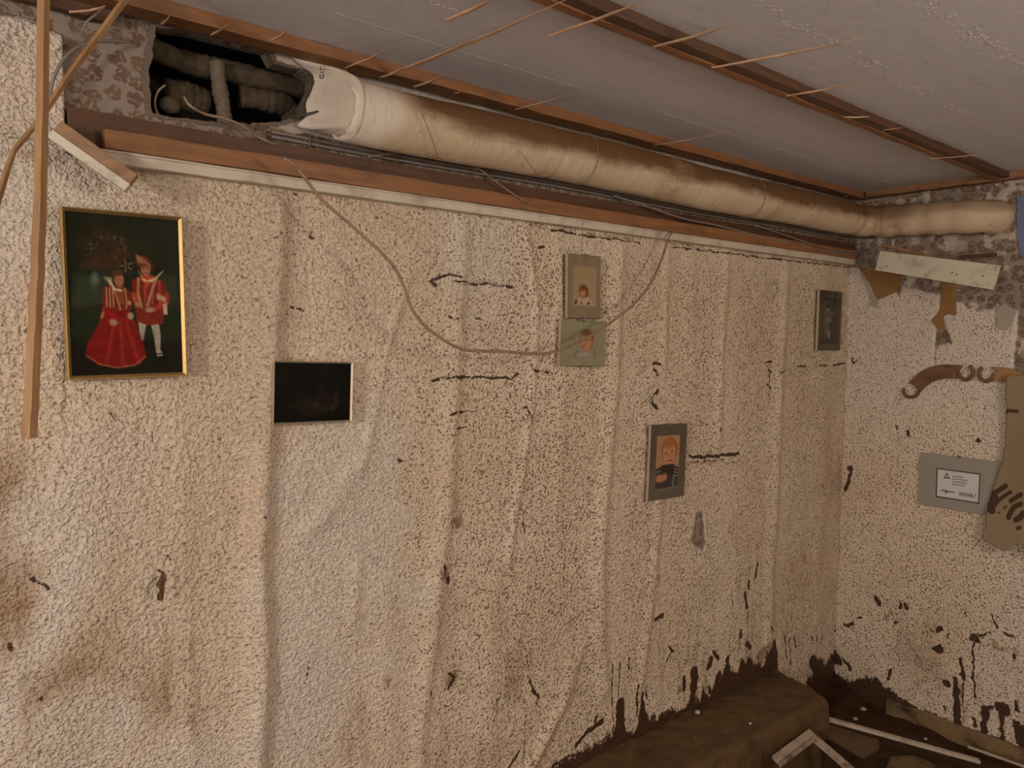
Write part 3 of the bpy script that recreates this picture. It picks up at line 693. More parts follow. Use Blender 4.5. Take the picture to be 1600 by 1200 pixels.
for (x_, z_, w_, h_) in ((-3, -5, 2.2, 7), (1, -5, 2.2, 7), (4.5, -5, 1.6, 6), (-2, 4, 5, 2), (-4, 8, 2, 6), (1, 8, 2, 6), (-3, 13, 5, 2)):
    Q = []
    for (a_, c_) in ((x_, z_), (x_+w_, z_), (x_+w_, z_+h_), (x_, z_+h_)):
        d_ = Vector(ray(503+a_, 108+c_)); d_.normalize(); hit = SC.ray_cast(dg, Vector(CP), d_)
        if hit[0]: Q.append(np.array(hit[1])-np.array(d_)*.0012)
    if len(Q) == 4: b.prism(Q, np.array([0, .0008, 0]))
if b.v: b.build('stencil_mark', M['greyink'], pipe_root)
for x in (1.55, 2.4):
    b = MB(); a = np.linspace(0, 2*math.pi, 33); b.tube([(x, PC[1]+math.sin(t)*(PR+.003), PC[2]+.004*math.sin(x*5)+math.cos(t)*(PR+.003)) for t in a], .0012, 5)
    b.build('binding_wire', M['wiregrey'], pipe_root, True)

# old pipes in the cavity
def ribbed(name, pts, r, label, mat='ins'):
    P = smooth_path(pts, 14); R_ = [r*(1+.035*math.sin(i*1.3)+.06*math.sin(i*.31+r*99)+random.uniform(-.04, .04)) for i in range(len(P))]
    b = MB(); b.tube(P, R_, 14); o = b.build(name, M[mat], None, True); tag(o, label, 'pipe'); return o
Wc = lambda px, py, y=.06: tuple(W(px, py, y))
ribbed('wrapped_pipe', [Wc(225, 72, .09), Wc(300, 100, .09), Wc(345, 108, .09), Wc(400, 122, .09), Wc(475, 138, .09)], .024, 'upper dark wrapped pipe inside the broken wall cavity')
ribbed('wrapped_pipe', [Wc(375, 150, .075), Wc(420, 158, .075), Wc(452, 168, .075), Wc(458, 200, .085)], .024, 'lower dark wrapped pipe bending down at the cavity right end')
ribbed('pipe_joint', [Wc(338, 96, .06), Wc(342, 130, .06), Wc(348, 165, .06), Wc(352, 195, .07)], .016, 'pale upright pipe joint in the middle of the wall cavity', 'palecap')
ribbed('wrapped_pipe', [Wc(258, 145, .07), Wc(285, 150, .075), Wc(320, 160, .085)], .030, 'stubby brown pipe elbow at the cavity left end', 'ins')
b = MB(); b.tube([Wc(256, 162, .035), Wc(262, 164, .05), Wc(272, 166, .06)], [.010, .018, .016], 14); tag(b.build('capped_pipe_stub', M['palecap'], None, True), 'small pale round pipe stub low in the wall cavity', 'pipe')

# ------------------------------------------------------------------ cables, wires, string, nail
def wire(name, pts, r, mat, label, cat='cable', k=8, rr=None):
    P = smooth_path(pts, 10); b = MB()
    b.tube(P, rr if rr else r, k); o = b.build(name, M[mat], None, True); return tag(o, label, cat)
D = lambda px, py, y: tuple(W(px, py, y))
wire('hanging_cable', [D(443, 247, -.12), D(457, 256, -.12), D(475, 276, -.12), D(503, 312, -.12), D(560, 362, -.13), D(612, 412, -.14), D(632, 450, -.14), D(648, 490, -.14), D(680, 522, -.14), D(725, 546, -.14), D(785, 549, -.14), D(840, 553, -.13), D(880, 545, -.12), D(930, 520, -.11), D(985, 480, -.10), D(1015, 445, -.09), D(1033, 408, -.07), D(1042, 380, -.055), D(1050, 364, -.05), D(1062, 360, -.03), D(1080, 356, -.024)],
     .0038, 'wire', 'long tan cable sagging in a loop across the wall and over the baby photo')
wire('electric_cable', [D(288, 152, -.02), D(297, 165, -.03), D(320, 178, -.03), D(350, 185, -.03), D(378, 196, -.03), D(400, 212, -.024), D(425, 224, -.024), D(440, 226, -.01)], .003, 'wire', 'pale bare cable end curving out of the wall cavity')
wire('electric_cable', [D(258, 133, -.004), D(247, 143, .01), D(242, 158, .012), D(244, 172, .01), D(249, 182, .004)], .0022, 'wire', 'short pale curled wire at the left inside edge of the cavity')
wire('electric_cable', [D(78, 152, -.03), D(84, 122, -.04), D(100, 92, -.045), D(125, 72, -.04), D(160, 64, -.03), D(205, 66, -.01)], .003, 'wiregrey', 'grey wire arching over the patterned paper at upper left')
wire('electric_cable', [D(165, 8, -.04), D(150, 22, -.04), D(135, 35, -.035), D(128, 52, -.02)], .002, 'wiregrey', 'short thin wire dangling at the top left behind the laths', 'wire')
for dz, dy, nm, rr in ((0, 0, 'upper of two grey cables clipped below the pipe', .0034), (-.011, -.002, 'lower of two grey cables clipped below the pipe', .0034)):
    pts = [D(383, 189, -.012)]+[(x, -.012+dy, W(390, 189, -.012)[2]+dz-.002+.004*math.sin(x*4)) for x in np.arange(.68, 3.15, .22)]+[(3.3, -.04, 1.985+dz)]
    z0 = 2.034
    pts = [(p[0], p[1], (z0+dz+.003*math.sin(p[0]*5))) for p in pts[1:]]
    wire('clipped_cable', pts, rr, 'wiregrey', nm)
for i, x in enumerate((.655, .765, .99, 1.28)):
    b = MB(); b.tube([(x, .0, 2.045), (x+.002, -.019, 2.040), (x+.002, -.019, 2.018), (x, 0., 2.013)], .0022, 6)
    tag(b.build('cable_clip', M['palecap'], None, True), ['cable clip nearest the wall cavity', 'second cable clip from the cavity below the pipe end', 'third cable clip from the cavity under the pipe', 'fourth cable clip from the cavity beneath the pipe'][i], 'clip', 'cable clips below the pipe')
wire('electric_cable', [D(575, 245, -.028), D(610, 240, -.035), D(650, 238, -.045), D(700, 245, -.05), D(745, 262, -.05), D(790, 295, -.05), D(825, 317, -.05), D(852, 325, -.05)], .0022, 'wire', 'thin brown-grey cable bowing over the dark batten below the pipe')
wire('electric_cable', [D(960, 306, -.03), D(1010, 322, -.05), D(1070, 342, -.055), D(1120, 352, -.05), D(1200, 372, -.045), D(1290, 392, -.045), D(1350, 398, -.06), D(1374, 388, -.08)], .003, 'wiregrey', 'grey cable sagging along the dark batten toward the far corner')
wire('electric_cable', [D(1180, 352, -.03), D(1250, 375, -.05), D(1310, 392, -.06), D(1345, 392, -.08), D(1372, 384, -.09)], .0024, 'wiregrey', 'thin grey wire meeting the white board at the far corner', 'wire')
wire('string', [D(910, 345, -.05), D(909, 380, -.05), D(907, 405, -.046), D(905, 420, -.045), D(906, 436, -.045)], .0012, 'wiregrey', 'dark string hanging in front of the portrait of a child with fringe', 'string', 6)
wire('bent_wire', [D(655, 168, -.18), D(662, 184, -.178), D(674, 215, -.17), D(682, 240, -.14), D(680, 252, -.05), D(678, 262, -.02)], .0012, 'wire', 'thin pale wire hanging over the left part of the pipe', 'wire', 6)
wire('bent_wire', [D(812, 236, -.165), D(826, 254, -.16), D(838, 270, -.14)], .0010, 'wiregrey', 'hair-thin dark wire on the pipe left of its middle', 'wire', 6)
b = MB(); b.tube([D(450, 183, -.01), D(480, 178, -.03), D(502, 173, -.05)], .0025, 8); b.tube([D(502, 173, -.05), D(508, 172, -.054)], .005, 10)
tag(b.build('nail', M['darkedge'], None, True), 'dark long nail sticking out at the right edge of the cavity', 'nail')

# ------------------------------------------------------------------ laths and boards hanging
def lath(name, pts, r, mat, label, cat='lath', sq=(1, .45), rot=math.pi/4, jag=.06, n=10):
    P = []
    for a, c in zip(pts[:-1], pts[1:]):
        for t in np.linspace(0, 1, n)[:-1]: P.append(np.array(a)*(1-t)+np.array(c)*t)
    P.append(np.array(pts[-1]))
    R_ = r if not np.isscalar(r) else [r]*len(P)
    if not np.isscalar(r): R_ = list(np.interp(np.linspace(0, 1, len(P)), np.linspace(0, 1, len(r)), r))
    b = MB(); b.tube(P, R_, 4, sq, rot, jag=jag); o = b.build(name, M[mat], None); return tag(o, label, cat)
t_ = D(68, 0, -.3); e_ = np.array(t_)-np.array(D(63, 340, -.3)); top = np.array(t_)+e_*((2.2235-t_[2])/e_[2])
b = MB()
P = [top, t_, D(66, 170, -.3), D(62, 340, -.3), D(56, 480, -.3), D(50, 600, -.3), D(46, 684, -.3)]
PP = []
for a, c in zip(P[:-1], P[1:]):
    for t in np.linspace(0, 1, 6)[:-1]: PP.append(np.array(a)*(1-t)+np.array(c)*t)
PP.append(np.array(P[-1]))
for i in range(len(PP)): PP[i] = PP[i]+np.array([random.uniform(-.0006, .0006), 0, 0])
b.tube(PP, list(np.linspace(.0085, .0115, len(PP))), 4, (1, .9), .12, jag=.03)
tag(b.build('hanging_lath', M['lath'], None), 'long straight splintered lath hanging upright in front of the gold framed picture', 'lath')
t_ = D(195, 0, -.2); e_ = np.array(t_)-np.array(D(110, 115, -.2)); top = np.array(t_)+e_*((2.2-t_[2])/e_[2])
b = MB(); P = [top, t_, D(110, 115, -.2), D(60, 190, -.2), D(22, 235, -.2), D(8, 275, -.2), D(-4, 315, -.2), D(-14, 345, -.2)]
b.tube(P, [.007, .007, .0065, .006, .005, .0062, .006, .002], 4, (1, .8), .1, jag=.05)
tag(b.build('hanging_lath', M['lath'], None), 'slanting broken lath with a kink crossing behind the upright lath', 'lath')
# white painted board end hanging at the upper left
def board(name, c0, c1, up, nrm, wd, th, label, cat='board', mats=None, parts=None):
    c0, c1 = np.array(c0), np.array(c1); ax = c1-c0; ax /= np.linalg.norm(ax)
    nrm = np.array(nrm, float); nrm -= ax*(nrm@ax); nrm /= np.linalg.norm(nrm); upv = np.cross(nrm, ax)
    if upv@np.array(up, float) < 0: upv = -upv
    root = thing(name, (c0+c1)/2, label, cat)
    def bx(a0, a1, u0, u1, n0, n1, nm, mat, bev=.0008):
        b = MB(); vs = []
        for n_ in (n0, n1):
            for (a, u) in ((a0, u0), (a1, u0), (a1, u1), (a0, u1)): vs.append(c0+ax*a+upv*u+nrm*n_)
        b.add(vs, [(3, 2, 1, 0), (4, 5, 6, 7), (0, 1, 5, 4), (1, 2, 6, 5), (2, 3, 7, 6), (3, 0, 4, 7)])
        return b.build(nm, mat, root, bevel=bev)
    L = np.linalg.norm(c1-c0)
    return root, bx, L, ax, upv, nrm
a = np.array(D(78, 208, -.06)); c = np.array(D(198, 292, -.10))
root, bx, L, ax, upv, nrm = board('painted_board', a, c, (0, 0, 1), (0, -1, -.25), .02, .03, 'short white painted board with raw brown back slanting down at upper left')
bx(0, L, .0075, .030, -.03, -.003, 'wood_core', M['raw'])
bx(-.001, L+.001, -.008, .008, -.03, .0, 'painted_face', M['white'])
# white board at the far corner
q = [Rr(1375, 392, 3.25), Rr(1557, 414, 3.16), Rr(1546, 452, 3.16), Rr(1367, 422, 3.25)]
root = thing('painted_board', (q[0]+q[1]+q[2]+q[3])/4, 'white painted board with screw holes jutting out at the far right corner', 'board')
b = MB(); ex = (q[1]-q[0]); ez = (q[3]-q[0]); nn = np.cross(ex, ez); nn /= np.linalg.norm(nn); nn = nn if nn[0] > 0 else -nn
b.prism(q, nn*.022); bo = b.build('board', M['white'], root, bevel=.0012)
for (s_, t_) in ((.10, .72), (.68, .55), (.72, .60), (.92, .52)):
    p = q[0]*(1-s_)*(1-t_)+q[1]*s_*(1-t_)+q[2]*s_*t_+q[3]*(1-s_)*t_
    b = MB(); b.tube([p-nn*.0006, p+nn*.001], .0035, 10); b.build('screw_hole', M['shred'], root)
b = MB(); b.prism([q[1]+nn*.0005, q[1]+nn*.0225, q[2]+nn*.0225, q[2]+nn*.0005], ex/np.linalg.norm(ex)*.004); b.build('end_cap', M['white'], root)
lath('wood_strip', [Rr(1378, 382, 3.26), Rr(1460, 402, 3.22)], .012, 'raw', 'pinkish raw wood strip lying on top of the white corner board', 'wood strip', sq=(1, .6))
lath('wood_strip', [Rr(1500, 402, 3.26), Rr(1556, 398, 3.24)], .012, 'batten_dark', 'dark wood scrap behind the right end of the white corner board', 'wood strip', sq=(1, .8))

# ------------------------------------------------------------------ slivers left on the ceiling battens
SL = [((697, 32), (775, -4), .004, 'thick splinter at top centre left of the wide batten'),
 ((650, 103), (890, -3), .0032, 'long double splinter slanting from the pipe batten up to the mid-ceiling batten'),
 ((600, 119), (790, 42), .0026, 'pale splinter running alongside the long double splinter'),
 ((856, 57), (1014, -1), .0034, 'splinter crossing the mid-ceiling batten near the top edge'),
 ((1021, 73), (1147, 37), .0032, 'splinter on the mid-ceiling batten, second from the top edge'),
 ((1112, 106), (1349, 59), .0036, 'longest pale splinter jutting off the mid-ceiling batten to the right'),
 ((1228, 150), (1338, 129), .0032, 'medium splinter on the mid-ceiling batten right of the longest one'),
 ((540, 106), (612, 74), .0026, 'splinter on the pipe batten above the writing on the pipe end'),
 ((594, 121), (631, 106), .0026, 'short splinter on the pipe batten next to the long double one'),
 ((647, 136), (695, 116), .0028, 'short splinter on the pipe batten, just past the cluster of long ones'),
 ((330, 55), (360, 37), .0024, 'small splinter on the pipe batten above the wall cavity'),
 ((424, 63), (451, 46), .0024, 'small splinter on the pipe batten above the cavity right end'),
 ((252, 38), (266, 24), .0022, 'tiny splinter on the pipe batten above the cavity left end'),
 ((806, 171), (905, 143), .0024, 'dark splinter on the pipe batten above the pipe middle'),
 ((1021, 227), (1141, 206), .0024, 'dark splinter on the pipe batten two thirds along the pipe'),
 ((1318, 183), (1360, 182), .0026, 'short pale splinter on the mid-ceiling batten near the right'),
 ((1380, 203), (1410, 199), .0018, 'tiny splinter on the mid-ceiling batten right of the short pale one'),
 ((1452, 248), (1538, 241), .0018, 'faint splinter on the mid-ceiling batten close to the end wall'),
 ((1296, 319), (1392, 272), .0024, 'thin splinter rising from the pipe bend at the far corner'),
 ((710, 146), (722, 142), .0018, 'tiniest splinter stub on the pipe batten before the pipe middle'),
 ((1312, 320), (1440, 302), .0032, 'pale splinter lying along the end wall batten at the corner'),
 ((108, 19), (165, 10), .0028, 'pale splinter on the dark board between the two hanging laths')]
for (a, c, r, lb) in SL:
    z1 = 2.1965
    A_ = Cc(a[0], a[1], z1); B_ = Cc(c[0], c[1], z1-.004)
    if lb.startswith('pale splinter on the dark'): A_ = W(a[0], a[1], -.04); B_ = W(c[0], c[1], -.06)
    mid = (A_+B_)/2+np.array([random.uniform(-.003, .003), 0, -.002])
    lath('wood_splinter', [A_, mid, B_], [r*.8, r*1.1, r, r*.25], 'sliver', lb, 'splinter', sq=(1, .8), jag=.12, n=6)

# ------------------------------------------------------------------ picture prints drawn in code
class Canvas:
    def __init__(s, w_, h, bg):
        s.w, s.h = w_, h; s.a = np.zeros((h, w_, 3)); s.a[:] = s.lin(bg)
        s.V, s.U = np.meshgrid(np.linspace(0, 1, h), np.linspace(0, 1, w_), indexing='ij')   # v down, u right
        s.ar = h/w_
    @staticmethod
    def lin(c): return (np.array(c, float)/255.)**2.2
    def put(s, m_, c): m_ = m_[..., None]; s.a = s.a*(1-m_)+s.lin(c)*m_
    def ell(s, u, v, ru, rv, c, soft=.25, al=1., rot=0.):
        du = s.U-u; dv = (s.V-v)*s.ar; co_, si = math.cos(rot), math.sin(rot)
        x = du*co_+dv*si; y = -du*si+dv*co_
        d = np.hypot(x/ru, y/(rv*s.ar)); s.put(al*(1-sstep(d, 1-soft, 1+soft)), c)
    def poly(s, P, c, soft=.006, al=1.):
        d = sdpoly(s.U, s.V*s.ar, [(p[0], p[1]*s.ar) for p in P]); s.put(al*sstep(d, -soft, soft), c)
    def line(s, P, wd, c, soft=.005, al=1.):
        d = segd(s.U, s.V*s.ar, [(p[0], p[1]*s.ar) for p in P]); s.put(al*(1-sstep(d, wd-soft, wd+soft)), c)
    def noise(s, amt, sc, seed):
        n_ = fbm(s.U, s.V*s.ar, sc, seed); s.a = np.clip(s.a*(1+(n_[..., None]-.5)*2*amt), 0, 1)

def print_couple():
    c = Canvas(170, 250, (33, 36, 24))
    # frame-relative coordinates: u=(px-125)/680, v=(py-110)/990 of the zoomed crop
    q = lambda x, y: ((x-128)/685., (y-115)/990.)
    for i in range(60):
        r = random.Random(i); c.ell(r.uniform(.1, .9), r.uniform(.02, .8), r.uniform(.03, .1), r.uniform(.01, .05), r.choice([(42, 46, 32), (28, 30, 20), (52, 50, 36), (36, 42, 32)]), .8, .5)
    c.ell(*q(350, 300), .2, .10, (58, 44, 30), .7, .7); c.poly([q(230, 400), q(470, 330), q(520, 380), q(500, 470), q(220, 450)], (72, 48, 34), .03, .7)
    for i in range(30):
        r = random.Random(i+99); c.ell(*q(r.uniform(240, 480), r.uniform(230, 400)), .012, .008, r.choice([(120, 96, 70), (20, 22, 16), (84, 64, 44)]), .8, .6)
    c.poly([q(180, 500), q(370, 490), q(340, 660), q(150, 690)], (66, 76, 62), .05, .55); c.ell(*q(290, 520), .03, .04, (110, 124, 108), .7, .6); c.poly([q(690, 480), q(780, 480), q(790, 660), q(700, 660)], (60, 70, 54), .04, .5)
    c.poly([q(120, 700), q(830, 700), q(840, 880), q(120, 900)], (34, 42, 28), .04, .8); c.poly([q(120, 900), q(840, 880), q(850, 1120), q(120, 1130)], (28, 25, 20), .03, .9)
    c.poly([q(600, 990), q(700, 940), q(750, 975), q(670, 1055)], (22, 18, 20), .01, .8)
    # standing figure in doublet
    RED, DK, CR, SK = (122, 40, 30), (92, 22, 20), (164, 124, 88), (160, 106, 78)
    for sgn, (x0, x1) in ((0, (540, 575)), (1, (615, 655))): pass
    c.poly([q(535, 770), q(585, 775), q(572, 840), q(560, 890), q(545, 880)], (158, 148, 136), .006)
    c.poly([q(612, 780), q(662, 785), q(670, 850), q(664, 965), q(640, 965), q(630, 870)], (164, 154, 142), .006)
    c.poly([q(640, 955), q(672, 955), q(680, 985), q(645, 990)], (160, 150, 140), .006); c.line([q(645, 975), q(670, 972)], .006, (30, 26, 30))
    c.poly([q(510, 510), q(560, 490), q(640, 490), q(700, 515), q(725, 590), q(700, 690), q(690, 780), q(600, 795), q(530, 770), q(520, 690), q(500, 600)], RED, .008)
    for k in range(9): c.line([q(520+k*22, 505+abs(k-4)*3), q(512+k*23, 660)], .006, (178, 84, 60) if k % 2 else (110, 28, 24), .006, .8)
    for k in range(8): c.line([q(530+k*21, 690), q(535+k*21, 780)], .007, (120, 36, 30), .006, .7)
    c.poly([q(560, 480), q(640, 480), q(600, 560)], (170, 70, 50), .01)
    c.line([q(545, 500), q(540, 590), q(560, 680)], .010, CR, .006); c.line([q(655, 500), q(620, 590), q(595, 670)], .012, CR, .006)
    c.poly([q(560, 480), q(545, 450), q(572, 500), q(600, 515), q(650, 490), q(700, 448), q(665, 490), q(630, 520), q(570, 515)], (206, 178, 140), .008)
    c.line([q(718, 600), q(712, 650), q(640, 690)], .022, (160, 60, 44), .01); c.line([q(512, 600), q(520, 640), q(545, 660)], .018, (166, 74, 54), .01)
    for k in range(4): c.ell(*q(660+k*14, 610+k*6), .009, .02, (206, 170, 140), .5, .7)
    c.ell(*q(610, 695), .04, .014, (176, 146, 124), .6); c.ell(*q(538, 665), .026, .016, (170, 134, 110), .6); c.poly([q(692, 660), q(716, 650), q(718, 725), q(694, 722)], (190, 170, 140), .006)
    c.ell(*q(592, 440), .043, .043, SK, .25); c.ell(*q(578, 400), .055, .035, (112, 60, 36), .4); c.ell(*q(635, 420), .016, .03, (70, 40, 26), .5)
    c.poly([q(535, 355), q(560, 365), q(610, 405), q(625, 420), q(570, 405), q(545, 400)], (170, 120, 90), .012, .8); c.ell(*q(505, 385), .03, .02, (40, 28, 22), .6, .8)
    c.ell(*q(580, 440), .007, .005, (70, 40, 30), .5); c.ell(*q(606, 441), .007, .005, (70, 40, 30), .5); c.line([q(583, 466), q(603, 466)], .004, (120, 50, 40))
    for k in range(10):
        a = k*.628; c.line([q(478+12*math.cos(a), 428+12*math.sin(a)), q(478+36*math.cos(a), 428+36*math.sin(a))], .005, (118, 116, 96) if k % 2 else (18, 18, 16), .005, .8)
    # figure in red gown
    c.poly([q(340, 690), q(475, 690), q(510, 760), q(560, 900), q(575, 985), q(540, 1025), q(450, 1052), q(350, 1048), q(270, 1015), q(222, 965), q(235, 900), q(300, 790)], (122, 24, 22), .008)
    for k in range(6): c.line([q(380+k*16, 760), q(290+k*48, 1030)], .012, (176, 58, 48) if k % 2 else (118, 20, 22), .02, .5)
    c.line([q(224, 975), q(300, 1030), q(400, 1054), q(500, 1042), q(572, 990)], .006, (170, 100, 70), .005, .8)
    c.poly([q(335, 570), q(380, 545), q(450, 560), q(490, 580), q(505, 660), q(490, 700), q(345, 710), q(330, 640)], RED, .008)
    for k in range(6): c.line([q(345+k*9, 565), q(342+k*10, 680)], .005, (196, 150, 120) if k % 2 else (120, 30, 28), .004, .85)
    c.line([q(392, 560), q(415, 620), q(430, 695)], .010, CR, .005); c.line([q(462, 565), q(470, 640), q(465, 690)], .006, CR, .005)
    c.poly([q(398, 570), q(455, 575), q(462, 660), q(432, 665)], (138, 74, 50), .01)
    c.poly([q(340, 500), q(385, 500), q(395, 560), q(370, 545)], (150, 140, 112), .01, .8); c.line([q(372, 520), q(400, 572), q(440, 580)], .010, (206, 182, 150))
    c.line([q(340, 690), q(320, 745)], .012, (170, 110, 84)); c.line([q(345, 700), q(395, 745)], .03, (140, 28, 28), .02)
    c.ell(*q(388, 775), .030, .018, (176, 138, 118), .6); c.ell(*q(490, 735), .024, .02, (168, 138, 120), .6); c.ell(*q(485, 655), .016, .014, (180, 140, 116), .6)
    c.ell(*q(425, 505), .045, .045, (74, 44, 26), .3); c.ell(*q(430, 520), .038, .042, SK, .25); c.ell(*q(420, 478), .045, .018, (92, 60, 34), .4)
    c.ell(*q(420, 514), .006, .004, (70, 40, 30), .5); c.ell(*q(440, 514), .006, .004, (70, 40, 30), .5); c.line([q(422, 542), q(438, 542)], .004, (130, 50, 44))
    c.noise(.35, 50, 1); c.noise(.25, 12, 2); return c
def print_dark():
    c = Canvas(110, 80, (14, 11, 8))
    for (u, v, a, b_, col) in ((.47, .72, .13, .12, (44, 32, 22)), (.36, .70, .10, .05, (34, 28, 18)), (.60, .52, .05, .12, (36, 20, 16)), (.72, .66, .11, .14, (32, 26, 24)), (.80, .62, .035, .12, (50, 42, 44)), (.62, .80, .09, .06, (40, 34, 20)), (.31, .54, .03, .07, (30, 32, 28)), (.10, .18, .06, .12, (16, 20, 8)), (.62, .12, .05, .1, (24, 26, 22)), (.44, .86, .06, .03, (50, 30, 22)), (.22, .74, .04, .02, (48, 46, 32)), (.76, .76, .03, .05, (56, 52, 36)), (.55, .70, .03, .02, (60, 50, 32))):
        c.ell(u, v, a, b_, col, .7, .9)
    c.noise(.5, 14, 3); return c
def face(c, u, v, ru, rv, skin, hair, cap=1.15, smile=False):
    c.ell(u, v-rv*.15, ru*cap, rv*1.12, hair, .2); c.ell(u, v+rv*.12, ru*.82, rv*.86, skin, .2)
    c.ell(u-ru*.35, v, ru*.11, rv*.07, (60, 40, 30), .4); c.ell(u+ru*.35, v, ru*.11, rv*.07, (60, 40, 30), .4)
    c.ell(u, v+rv*.28, ru*.10, rv*.12, tuple(x*.85 for x in skin), .5)
    c.ell(u, v+rv*.55, ru*(.30 if smile else .2), rv*.08, (140, 56, 48), .4)
def print_fringe():
    c = Canvas(70, 110, (166, 142, 112)); c.noise(.06, 3, 5)
    c.poly([(.10, .97), (.12, .86), (.32, .78), (.62, .78), (.80, .88), (.84, .97)], (190, 165, 138), .02)
    c.poly([(.06, .97), (.08, .88), (.20, .84), (.16, .97)], (92, 60, 44), .01); c.poly([(.30, .97), (.34, .86), (.42, .97)], (120, 84, 62), .01); c.poly([(.56, .97), (.66, .88), (.74, .92), (.72, .97)], (104, 70, 52), .01)
    c.ell(.44, .62, .20, .16, (112, 72, 48), .2); c.poly([(.26, .60), (.64, .56), (.66, .76), (.58, .78), (.30, .77)], (116, 76, 52), .03)
    c.ell(.42, .67, .13, .095, (186, 134, 104), .2); c.poly([(.28, .56), (.56, .56), (.54, .62), (.30, .63)], (124, 82, 54), .02)
    c.ell(.36, .665, .018, .008, (70, 44, 32), .4); c.ell(.48, .665, .018, .008, (70, 44, 32), .4); c.ell(.42, .725, .03, .008, (150, 80, 66), .4); c.poly([(.36, .78), (.48, .78), (.47, .84), (.38, .84)], (176, 126, 98), .02)
    c.poly([(.02, .965), (.98, .965), (.98, .995), (.02, .995)], (178, 158, 128)); return c
def print_baby():
    c = Canvas(90, 86, (150, 142, 118)); c.noise(.1, 3, 6)
    c.poly([(.16, .99), (.22, .80), (.40, .72), (.75, .72), (.90, .84), (.92, .99)], (152, 144, 136), .02)
    c.line([(.20, .99), (.25, .80), (.34, .74)], .012, (96, 78, 70)); c.line([(.86, .74), (.92, .99)], .012, (96, 78, 70))
    c.ell(.60, .38, .23, .36, (118, 72, 50), .15); c.ell(.575, .44, .19, .33, (184, 134, 104), .15); c.ell(.57, .16, .15, .10, (124, 84, 60), .4)
    c.ell(.80, .46, .035, .08, (170, 112, 84), .3); c.ell(.55, .40, .03, .025, (70, 42, 34), .4); c.ell(.68, .38, .025, .022, (70, 42, 34), .4); c.ell(.50, .60, .06, .025, (150, 74, 60), .4); c.ell(.56, .50, .025, .03, (164, 108, 84), .5)
    c.poly([(.35, .84), (.7, .80), (.72, .90), (.4, .94)], (176, 168, 158), .03, .7); return c
def print_toddler():
    c = Canvas(80, 150, (176, 134, 104)); c.noise(.06, 3, 7)
    c.ell(.56, .27, .36, .24, (150, 92, 54), .12); c.ell(.55, .32, .28, .21, (196, 136, 98), .12); c.ell(.54, .15, .26, .09, (166, 106, 62), .35)
    c.ell(.42, .335, .045, .016, (66, 44, 38), .4); c.ell(.68, .30, .045, .016, (66, 44, 38), .4); c.ell(.56, .39, .05, .02, (168, 100, 74), .5); c.ell(.60, .46, .10, .028, (120, 40, 34), .3); c.ell(.60, .447, .08, .010, (214, 196, 180), .3)
    c.poly([(.0, .62), (.3, .55), (.75, .54), (1, .60), (1, .99), (0, .99)], (42, 34, 36), .03)
    for k in range(4): c.line([(.0+.02*k, .62+.05*k), (.22, .60+.05*k)], .012, (170, 160, 156) if k % 2 else (70, 60, 66)); c.line([(.80, .58+.06*k), (.98, .61+.06*k)], .014, (160, 150, 150))
    c.ell(.18, .80, .15, .07, (186, 124, 92), .25); c.ell(.40, .78, .11, .065, (178, 116, 84), .25)
    for k in range(4): c.line([(.08+.09*k, .78), (.12+.09*k, .87)], .022, (180, 118, 88), .012)
    c.poly([(.05, .88), (.5, .86), (.55, .99), (.03, .99)], (26, 24, 22), .03); c.line([(.80, .80), (.78, .99)], .05, (108, 104, 112), .03); return c
def print_bw():
    c = Canvas(70, 150, (66, 56, 48)); c.noise(.2, 5, 9)
    c.ell(.40, .28, .20, .16, (96, 86, 76), .6); c.ell(.38, .20, .10, .055, (34, 26, 22), .3); c.ell(.37, .25, .075, .04, (128, 112, 98), .3)
    c.poly([(.18, .46), (.28, .34), (.50, .34), (.58, .50), (.50, .78), (.24, .78)], (92, 80, 72), .03); c.ell(.62, .30, .09, .05, (44, 36, 32), .4); c.ell(.61, .34, .07, .035, (118, 102, 90), .3)
    c.poly([(.46, .56), (.55, .40), (.74, .42), (.82, .60), (.72, .86), (.52, .86)], (56, 48, 44), .03); c.ell(.45, .48, .16, .05, (128, 114, 102), .6, .6)
    c.poly([(.40, .70), (.52, .68), (.54, .86), (.42, .88)], (134, 122, 112), .04); c.poly([(0, .88), (1, .88), (1, 1), (0, 1)], (46, 40, 36), .03, .7); c.noise(.2, 30, 10); return c

def print_mesh(name, c, O, U, V, parent, off=(0, 0, 0)):
    """O = top left corner, U = full width vector, V = full height vector (downwards)"""
    P = O+c.U[..., None]*U+c.V[..., None]*V+np.array(off)
    return grid_object(name, P, M['photo'], c.a, parent=parent, smooth=False)

